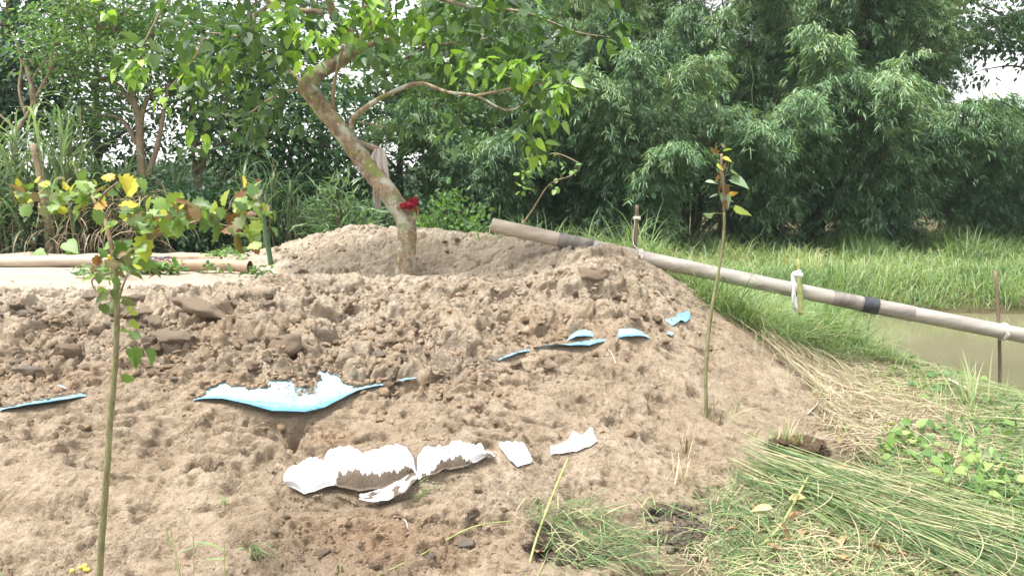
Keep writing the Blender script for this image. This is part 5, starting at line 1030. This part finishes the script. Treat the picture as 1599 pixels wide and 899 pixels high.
# ------------------------------------------------------------------ grass and litter (uncountable)
def stuff(mb, name, mat, label, cat='grass'): return tag(mb.build(name, mat), label, cat, None, 'stuff')
def inside(px, py, poly):
    p = np.array(poly, float); c = np.zeros(len(px), bool); j = len(p) - 1
    for i in range(len(p)):
        m_ = ((p[i, 1] > py) != (p[j, 1] > py)) & (px < (p[j, 0] - p[i, 0]) * (py - p[i, 1]) / (p[j, 1] - p[i, 1] + 1e-9) + p[i, 0]); c ^= m_; j = i
    return c
def region(n, poly):
    p = np.array(poly, float); px = rng.uniform(p[:, 0].min(), p[:, 0].max(), n * 3); py = rng.uniform(p[:, 1].min(), p[:, 1].max(), n * 3); m_ = inside(px, py, poly)
    x, y, _ = hit(px[m_][:n], py[m_][:n]); return x, y, hz(x, y)
# far bank grass: uniform over the ground, thicker near
mb = MB(); n = 90000; yy = 7.2 + 15 * rng.random(n) ** 1.25; xx = rng.uniform(-.22, .98, n) * yy
zz = hz(xx, yy); pond = (zz < -.16); keepm = (sample(LIT, xx, yy) > .55) & ~pond & ~((yy < 9.5) & (xx > 3.4)) & (yy > 7.2 + .0 * xx) & ((xx / yy > -.05) | (yy > 9.6))
xx, yy, zz = xx[keepm], yy[keepm], zz[keepm]; n = len(xx); tall = .22 + .75 * np.clip(fbm(xx * .9, yy * .9, 200, 3) + .45, 0, 1.2)
patchy = fbm(xx * .8, yy * .8, 210, 3)
tall = tall * (1 + .9 * np.exp(-((xx - 9.5) / 2.4) ** 2 - ((yy - 18) / 2.2) ** 2))
blades(mb, np.stack([xx, yy, zz - .02], -1), rng.uniform(0, 6.28, n), tall * .8 * rng.uniform(.5, 1.3, n), .007 + .0008 * yy, rng.uniform(.7, 1.5, n), rng.uniform(.5, 2.4, n), 4, np.clip(.48 + .7 * patchy + rng.normal(0, .2, n), 0, 1))
stuff(mb, 'bank_grass', M_GRASS, 'long bright green grass covering the far bank below the bamboo')
# fringe of long grass on the shoulder right of the mound
mb = MB(); x, y, z = region(5200, [(740, 372), (900, 380), (1010, 400), (1140, 470), (1330, 545), (1440, 560), (1380, 500), (1330, 470), (1100, 410), (900, 362), (745, 350)]); m_ = y > 6.35; x, y, z = x[m_], y[m_], z[m_]; n = len(x)
blades(mb, np.stack([x, y, z - .02], -1), rng.uniform(0, 6.28, n), rng.uniform(.15, .42, n), .008, rng.uniform(.6, 1.4, n), rng.uniform(.6, 2, n), 5, rng.uniform(.3, .85, n))
xs = rng.uniform(1.6, 3.6, 2600); ys = 6.55 + 1.1 * rng.random(2600) + (xs - 1.6) * .12; blades(mb, np.stack([xs, ys, hz(xs, ys)], -1), rng.uniform(0, 6.28, 2600), rng.uniform(.15, .42, 2600), .008, rng.uniform(.7, 1.5, 2600), rng.uniform(.6, 2, 2600), 5, rng.uniform(.3, .8, 2600))
stuff(mb, 'shoulder_grass', M_GRASS, 'green grass on the shoulder between the mound and the pipe')
def fan(px, py, n, h0, h1, l0, l1, label, name='grass_tussock', mat=None, up=(.4, 1.2), dr=(1.0, 2.0), tint=(.25, .75), w=.009, rad=.10, grp='long-bladed tussocks on the bank'):
    x, y, _ = hit([px], [py]); mb = MB(); bx_ = x[0] + rng.normal(0, rad, n); by_ = y[0] + rng.normal(0, rad, n)
    blades(mb, np.stack([bx_, by_, hz(bx_, by_) - .01], -1), rng.uniform(h0, h1, n), rng.uniform(l0, l1, n), w, rng.uniform(*up, n), rng.uniform(*dr, n), 8, rng.uniform(*tint, n))
    return tag(mb.build(name, mat or M_REED, None, False, (x[0], y[0], 0)), label, 'grass tussock', grp)
fan(1150, 500, 260, 2.2, 7.0, .4, .95, 'long-bladed grass tussock drooping under the pipe right of the thin sapling', rad=.16); fan(1240, 535, 240, -1.2, 1.4, .4, .9, 'tussock of long flattened blades below the white-stripped stake', up=(.2, .9), rad=.16)
fan(1330, 560, 160, -1.2, .8, .3, .7, 'low green tussock at the pond edge right of the white-stripped stake', up=(.2, .8)); fan(1110, 460, 120, 1, 5, .35, .8, 'tussock beside the mound just behind the thin sapling', rad=.1, tint=(.1, .5))
def lying(name, mat, label, n, poly, head, hs, l0, l1, w0, w1, lift, tint, rise=(.0, .25), K=5, twist=.15, cat='grass'):
    x, y, z = region(n, poly); n = len(x); mb = MB()
    blades(mb, np.stack([x, y, z], -1), head + rng.normal(0, hs, n), rng.uniform(l0, l1, n), rng.uniform(w0, w1, n), rng.uniform(*rise, n), rng.uniform(.0, .3, n), K, np.clip(rng.normal(tint[0], tint[1], n), 0, 1), 1, twist, lift)
    return stuff(mb, name, mat, label, cat)
lying('straw', M_STRAW, 'dry pale straw matted over the bank beside the pond', 12500, [(1235, 540), (1330, 560), (1440, 580), (1520, 640), (1575, 710), (1520, 770), (1440, 740), (1380, 715), (1330, 720), (1285, 660), (1262, 600), (1190, 545), (1170, 505)], -.5, 1.2, .10, .45, .0025, .006, .10, (.5, .25))
lying('straw_mixed', M_STRAW, 'thin straw and leaf litter scattered at the bottom right', 6500, [(1130, 760), (1250, 780), (1400, 760), (1599, 700), (1640, 899), (1080, 910)], -.4, 1.3, .06, .3, .0025, .006, .05, (.5, .35))
lying('flattened_grass', M_REED, 'flattened green and yellow grass along the pond side of the bank', 6200, [(1330, 560), (1420, 556), (1500, 570), (1560, 620), (1640, 680), (1640, 800), (1540, 760), (1500, 660), (1400, 600)], -.5, .55, .2, .7, .003, .007, .12, (.58, .32), (.0, .5))
lying('flattened_grass_low', M_REED, 'yellow-green flattened grass amid the creepers at the right', 3800, [(1400, 690), (1640, 690), (1640, 899), (1500, 860), (1380, 780), (1340, 720)], -.4, .9, .12, .5, .0025, .006, .10, (.66, .3), (.0, .6))
# cut reeds laid in a sheaf from the middle towards the lower right corner
x, y, _ = hit([1150, 1560], [722, 880]); hd0 = math.atan2(y[1] - y[0], x[1] - x[0])
def sheaf(n, pts, wdt, l0, l1, hs=.11, lift=.12, w=(.004, .009)):
    t = rng.random(n); p_ = np.array(pts, float); px_ = np.interp(t, np.linspace(0, 1, len(p_)), p_[:, 0]); py_ = np.interp(t, np.linspace(0, 1, len(p_)), p_[:, 1]) + rng.normal(0, wdt, n)
    x, y, z = hit(px_, py_); return np.stack([x, y, hz(x, y)], -1), hd0 + rng.normal(0, hs, n), rng.uniform(l0, l1, n), rng.uniform(*w, n), lift
mb = MB()
for args in ((360, [(1150, 716), (1250, 748), (1400, 800), (1500, 840)], 9, .5, 1.3), (460, [(1130, 735), (1230, 775), (1350, 815), (1480, 870)], 16, .4, 1.1), (240, [(1200, 760), (1300, 800), (1400, 850)], 12, .3, .9), (150, [(1290, 738), (1420, 770), (1540, 800)], 8, .4, .9)):
    b_, h_, l_, w_, lf_ = sheaf(*args); n = len(b_); blades(mb, b_, h_, l_, w_, .05, .1, 8, np.clip(rng.normal(.50, .34, n), 0, 1), 1, .3, lf_)
x, y, z = region(420, [(1180, 740), (1400, 780), (1640, 860), (1640, 905), (1400, 900), (1200, 810)]); n = len(x); blades(mb, np.stack([x, y, z], -1), hd0 + rng.normal(0, .7, n), rng.uniform(.15, .7, n), rng.uniform(.003, .008, n), .1, .2, 7, rng.uniform(0, 1, n), 1, .8, .16)
stuff(mb, 'cut_reeds', M_REED, 'sheaf of long cut reeds laid side by side towards the bottom right corner', 'reeds')
lying('cut_grass_heap', M_REED, 'heap of short cut grass mixed with black mud at the bottom centre', 430, [(800, 812), (870, 790), (930, 800), (1000, 850), (1000, 899), (880, 899), (840, 880), (850, 840), (810, 830)], .1, .8, .10, .30, .003, .006, .06, (.4, .32), (.0, .4))
lying('cut_grass_right', M_REED, 'heap of cut blue-green grass beside the dark mud', 620, [(1105, 800), (1150, 765), (1230, 775), (1240, 830), (1210, 899), (1120, 910), (1100, 840)], 1.3, .8, .12, .38, .003, .006, .10, (.35, .28), (.1, .8))
lying('mud_grass', M_REED, 'sparse trampled blades on the dark mud', 130, [(990, 800), (1120, 780), (1120, 905), (1000, 905)], 1.2, 1.0, .06, .3, .003, .008, .03, (.6, .3), (.0, .3))
lying('bottom_litter', M_REED, 'mixed green and straw blades lying at the very bottom right', 2300, [(1120, 830), (1250, 790), (1400, 840), (1560, 899), (1560, 930), (1100, 930)], -.2, 1.1, .10, .45, .003, .007, .06, (.68, .3), (.0, .5))
mb = MB(); x, y, z = region(700, [(1480, 700), (1640, 650), (1640, 905), (1560, 860), (1460, 790)]); n = len(x); blades(mb, np.stack([x, y, z], -1), rng.uniform(0, 6.28, n), rng.uniform(.1, .32, n), .008, rng.uniform(.5, 1.4, n), rng.uniform(.5, 1.8, n), 5, rng.uniform(.2, .9, n))
x, y, z = region(700, [(1330, 590), (1560, 600), (1640, 680), (1500, 700)]); n = len(x); blades(mb, np.stack([x, y, z], -1), rng.uniform(0, 6.28, n), rng.uniform(.1, .35, n), .008, rng.uniform(.5, 1.4, n), rng.uniform(.5, 1.8, n), 5, rng.uniform(.3, .9, n))
stuff(mb, 'standing_grass', M_GRASS, 'short green grass growing up through the cut litter at the right')
mb = MB(); x, y, z = region(1700, [(1380, 590), (1460, 560), (1600, 640), (1640, 720), (1640, 850), (1560, 830), (1440, 770), (1370, 730), (1390, 680), (1480, 690), (1440, 640)]); n = len(x)
pat = fbm(x * 2.2, y * 2.2, 300, 3); m_ = pat > -.14; x, y, z = x[m_], y[m_], z[m_]; n = len(x)
leaves(mb, LEAF_H, np.stack([x, y, z + .03 + .11 * rng.random(n)], -1), rv(n) * (1, 1, .35), np.array([0, -.35, 1.]) + rv(n, .4), .03 + .045 * rng.random(n), .8, np.clip(.45 + .3 * rng.standard_normal(n), 0, 1), .5)
x, y, z = region(150, [(1370, 700), (1450, 690), (1640, 720), (1640, 840), (1540, 830), (1430, 770)]); n = len(x)
leaves(mb, LEAF_H, np.stack([x, y, z + .07 + .12 * rng.random(n)], -1), rv(n) * (1, 1, .4), np.array([0, -.5, 1.]) + rv(n, .5), .035 + .05 * rng.random(n) ** 2, .8, np.clip(.75 + .3 * rng.standard_normal(n), 0, 1), .7)
stuff(mb, 'creeper_leaves', M_CREEP, 'low creeper with heart-shaped green leaves spreading over the cut grass', 'creeper')
mb = MB(); x, y, z = region(120, [(1300, 640), (1599, 640), (1599, 899), (1150, 899), (1120, 800)]); n = len(x); leaves(mb, LEAF_O, np.stack([x, y, z + .03 + .05 * rng.random(n)], -1), rv(n) * (1, 1, .3), np.array([0, 0, 1.]) + rv(n, .5), .05 + .05 * rng.random(n), .45, .5, 1)
stuff(mb, 'fallen_leaves', M_HUSK, 'scattered dead brown leaves on the litter at the right', 'leaves')
# dark debris in the mud
mb = MB(); x, y, z = region(2600, [(985, 800), (1130, 780), (1300, 800), (1300, 870), (1100, 899), (830, 899), (850, 850), (960, 860)]); m_ = sample(MUD, x, y) > .3; x, y = x[m_], y[m_]
rubble(mb, x, y, .008 + .028 * rng.random(len(x)) ** 3, tint=0 * x + .1); mb2 = mb
tag(mb.build('mud_crumbs', bark_mat('black_mud', [(.3, (.045, .038, .03)), (.65, (.14, .115, .088))], 40)), 'black crumbs of mud among the cut grass', 'mud', None, 'stuff')

# ------------------------------------------------------------------ single small plants and debris
def tuft(px, py, n, l, label, name='grass_tuft', mat=None, up=(1.0, 1.5), dr=(.1, .6), w=.007, rad=.04, tint=(.4, .9), cat='tuft', group=None, hd=(0, 6.28)):
    x, y, _ = hit([px], [py], H); mb = MB(); bx_ = x[0] + rng.normal(0, rad, n); by_ = y[0] + rng.normal(0, rad, n)
    blades(mb, np.stack([bx_, by_, hz(bx_, by_) - .01], -1), rng.uniform(*hd, n), rng.uniform(l * .6, l * 1.1, n), w, rng.uniform(*up, n), rng.uniform(*dr, n), 5, rng.uniform(*tint, n)); return mb, (x[0], y[0], float(hz(x[0], y[0])))
def tuft_o(*a, **k):
    label, name, mat = a[4], k.get('name', 'grass_tuft'), k.get('mat', M_STRAW); mb, c = tuft(*a, **k); return tag(mb.build(name, mat, None, False, c), label, k.get('cat', 'tuft'))
tuft_o(1070, 705, 26, .16, 'short pale cut stubble, upper of the two stubs on the right slope', name='cut_stubble', dr=(0, .4), rad=.025, tint=(.0, .8)); tuft_o(1062, 752, 22, .15, 'pale cut stubble above the rounded mud lump, lower of the two stubs', name='cut_stubble', dr=(0, .4), rad=.04, w=.010, tint=(.5, .8))
tuft_o(1112, 650, 16, .2, 'dark straw stubble around the foot of the thin sapling', name='cut_stubble', rad=.04, tint=(0, .4), up=(.5, 1.4)); tuft_o(1150, 660, 26, .3, 'thin green-yellow grass stems leaning beside the thin sapling', mat=M_REED, rad=.07, up=(.2, 1.1), dr=(.2, .9), w=.006, tint=(.5, .95))
tuft_o(640, 776, 34, .16, 'small green grass tuft growing under the crumpled bag flap', mat=M_GRASS, rad=.03, up=(.1, .7), dr=(.3, 1.0), w=.005, tint=(.2, .6), hd=(-.6, .8))
root = empty('root_clump', tuple(P(1235, 690, 4.8)), 'uprooted grass clump with dark root ball and cut stems on the right slope', 'root clump'); x, y, _ = hit([1245], [703], H); c0 = np.array([x[0], y[0], float(hz(x[0], y[0]))]); root.location = c0
v = rock_shape(I3[0], 77, 4, .2) * np.array([.20, .10, .075]) + rng.standard_normal(I3[0].shape) * .006; mb = MB(); mb.add(v + c0 + (0.02, 0, .015), I3[1]); n = 900; d = unit(rv(n)); d[:, 2] = abs(d[:, 2]) * .6; 
blades(mb, c0 + d * np.array([.2, .1, .05]), rng.uniform(0, 6.28, n), rng.uniform(.02, .07, n), .003, rng.uniform(-.5, .8, n), rng.uniform(.5, 2, n), 3); mb.build('root_ball', M_ROOT, root, False, c0)
mb = MB(); n = 60; bb = c0 + np.stack([rng.normal(-.07, .07, n), rng.normal(0, .03, n), np.full(n, .03)], -1); blades(mb, bb, rng.uniform(0, 6.28, n), rng.uniform(.07, .22, n), .008, rng.uniform(.8, 1.5, n), rng.uniform(0, .6, n), 4, rng.uniform(.4, 1, n)); mb.build('cut_stems', M_REED, root, False, c0)
def stalk(name, pts, rr, mat, label, cat='stalk'):
    mb = MB(); tube(mb, pts, rr, 7, True, .03, .5, 6); return tag(mb.build(name, mat, None, True, pts[0]), label, cat)
def gp(px, py, dz=.01, A=None): x, y, _ = hit([px], [py], H); return (x[0], y[0], float(hz(x[0], y[0])) + dz)
p0 = np.array(gp(822, 899, 0)); p1 = P(887, 716, 3.75)
stalk('grass_stalk', [p0, P(838, 840, 3.3), P(862, 775, 3.5), p1], [.006, .0055, .005, .007], M_YSTAKE, 'single upright green stalk with a pale cut tip at the bottom centre')
stalk('grass_stalk', [gp(588, 899), gp(660, 868), gp(735, 830), gp(800, 815), gp(842, 812)], [.003, .004, .004, .0035, .003], M_YSTAKE, 'long thin yellow-green stem lying across the damp soil')
stalk('straw_stick', [gp(950, 545), gp(956, 555), gp(962, 570)], [.002, .002, .002], M_ROPE, 'tiny pale straw lying below the pointed blue piece')
stalk('dry_stick', [gp(1300, 700, .02), gp(1400, 722, .04), gp(1500, 738, .05)], [.004, .005, .003], M_TWIGB, 'dark thin stick lying over the sheaf of reeds')
stalk('straw_stalk', [gp(1160, 885, .03), gp(1215, 850, .08), gp(1260, 790, .16)], [.007, .007, .005], M_YSTAKE, 'thick yellow-green blade leaning over the mud at the bottom right')
stalk('straw_stalk', [gp(1262, 650, .02), gp(1290, 620, .03), gp(1300, 590, .04)], [.005, .006, .004], M_ROPE, 'forked pale stalk on the bare soil at the left edge of the straw')
stalk('straw_stalk', [gp(1440, 575, .05), gp(1480, 610, .10), gp(1535, 640, .10)], [.006, .008, .006], M_ROPE, 'thick pale reed lying over the straw near the pond')
for hx, hy, hd_, hs_, hl in ((1205, 828, [-.9, -.2, .05], .15, 'broad orange-brown dry husk on the heap of cut grass'), (1230, 815, [1, .25, .15], .15, 'narrow orange dry husk pointing right on the heap of cut grass')):
    mb = MB(); leaves(mb, LEAF_O, np.array([gp(hx, hy, .12)]), np.array([hd_]), np.array([[0, -.6, 1.]]), hs_ * .7, .4, .5, .5); tag(mb.build('dry_husk', M_STRAWP, None, False, gp(hx, hy)), hl, 'husk')
mb = MB(); leaves(mb, LEAF_L, np.array([gp(845, 868, .02)]), np.array([[.3, .9, .25]]), np.array([[-.5, -.3, 1]]), .14, .7, .5, 1)
tag(mb.build('dead_leaf', M_HUSK, None, False, gp(845, 866)), 'curled dark brown dead leaf at the left of the cut grass heap', 'leaf')
v = rock_shape(I2[0], 5, 3, .25) * np.array([.030, .022, .015]); mb = MB(); c = np.array(gp(133, 889, .008))
for k in range(10): mb.add(rock_shape(I1[0], k, 3, .2) * .011 + c + rv(1, .014)[0] * (1.4, 1, .4), I1[1])
tag(mb.build('yellow_crumb', M_YBLOB, None, False, c), 'small bright yellow crumbly scrap near the foot of the close sapling', 'scrap')
mb = MB(); tube(mb, [gp(630, 815, .012), gp(634, 822, .02), gp(638, 831, .012)], [.0015, .0025, .0015], 5, True, 0, .5, 3); tag(mb.build('white_scrap', M_PLAST, None, True, gp(634, 822)), 'tiny white plastic sliver on the soil below the bags', 'scrap')
# weeds at the bottom left
def weed(px, Y, pts, blades_, label, mat=M_GRASS):
    b = P(px, 940, Y); b[2] = float(hz(b[0], b[1])); root = empty('grass_weed', b, label, 'weed', 'green weeds at the bottom left')
    mb = MB(); 
    for q in pts: tube(mb, [tuple(b)] + PV(*[(a, c, Y) for a, c in q]), np.linspace(.0028, .0012, len(q) + 1), 5, True, 0, .5, 5)
    mb.build('stem', M_YSTAKE, root, True, b); mb = MB()
    for (x0, y0, a0, l, dr) in blades_:
        p_ = P(x0, y0, Y); blades(mb, p_[None], 0.0 if abs(a0) < 90 else math.pi, l, .009, R(a0 if abs(a0) < 90 else 180 - a0), dr, 8, .62 if dr < 1 else .5, twist=.4)
    mb.build('leaf', mat, root, False, b)
weed(300, 2.6, [[(302, 870), (301, 830)], [(275, 870), (268, 840), (265, 822)]], [(301, 832, 118, .13, -.25), (275, 866, 30, .15, 1.0), (278, 895, 100, .07, .2), (282, 890, 28, .06, .7), (266, 850, 105, .07, .0)], 'thin green grass weed with an upright leaf, bottom left')
weed(350, 2.6, [[(350, 870), (349, 838)]], [(348, 858, 150, .13, .9), (350, 873, 172, .08, .3), (368, 857, 20, .04, 1.2)], 'thin green grass weed with leaves bending left, right of the first one')
weed(-5, 2.6, [[(2, 910)]], [(-12, 885, -35, .09, .3)], 'green blade in the extreme bottom left corner')
weed(530, 2.7, [[(531, 880)]], [(532, 895, 88, .1, .2), (534, 900, 60, .06, .5)], 'short green shoot at the bottom left of centre')
mb = MB(); n = 12; c = np.array(gp(392, 852)); blades(mb, c + rv(n, .008), rng.uniform(-1.3, -.8, n), rng.uniform(.15, .3, n), .005, rng.uniform(.1, .5, n), rng.uniform(.3, .8, n), 6, rng.uniform(.2, .6, n)); tag(mb.build('grass_tuft', M_REED, None, False, c), 'small green tuft hanging from a crack at the lower left', 'tuft')
mb = MB(); n = 8; c = np.array(gp(352, 790)); blades(mb, c + rv(n, .006), rng.uniform(0, 6, n), rng.uniform(.04, .07, n), .006, rng.uniform(.3, 1.2, n), .6, 4, .6); tag(mb.build('seedling', M_GRASS, None, False, c), 'tiny green seedling on the sand left of the largest bag', 'seedling')
# tall reed at the pond edge, right
fan(1525, 650, 26, 1.0, 2.2, .3, .6, 'pale tall reed blades beside the stake in the pond', up=(1.0, 1.4), dr=(.1, .6), tint=(.4, .8), w=.012, rad=.05)
# ------------------------------------------------------------------ far woods on the horizon
mb = MB(); n = 26000; a = rng.uniform(-1.2, 1.2, n); r_ = rng.uniform(55, 75, n); x = np.sin(a) * r_; y = np.cos(a) * r_; top = 3.2 + 2.2 * fbm(a * 9, r_ * .03, 400, 3)
leaves(mb, LEAF_O, np.stack([x, y, .3 + top * rng.random(n) ** .7], -1), rv(n), rv(n) + (0, -.5, .6), .5 + .5 * rng.random(n), .7, rng.uniform(.1, .9, n)); stuff(mb, 'far_woods', leaf_mat('far_leaf', [(0, (.05, .10, .06)), (1, (.12, .19, .11))], .2), 'low hazy woods far beyond the left trees', 'woods')

# ------------------------------------------------------------------ added veil volume
hb = MB(); x0, x1, y0, y1, z0_, z1 = -110, 110, -12, 110, -3.0, 14.0
hb.addf([(x0, y0, z0_), (x1, y0, z0_), (x1, y1, z0_), (x0, y1, z0_), (x0, y0, z1), (x1, y0, z1), (x1, y1, z1), (x0, y1, z1)], [(0, 3, 2, 1), (4, 5, 6, 7), (0, 1, 5, 4), (1, 2, 6, 5), (2, 3, 7, 6), (3, 0, 4, 7)])
m, nt, o = new_mat('veil_volume'); v_ = N(nt, 'ShaderNodeVolumePrincipled'); v_.inputs['Color'].default_value = (.93, .97, 1, 1); v_.inputs['Density'].default_value = .0006; nt.links.new(v_.outputs[0], o.inputs['Volume'])  # scattering volume added to lift the distant dark tones
hz_o = tag(hb.build('added_haze', m), 'thin pale volume added to veil the far bamboo and trees', 'added_haze', None, 'stuff')
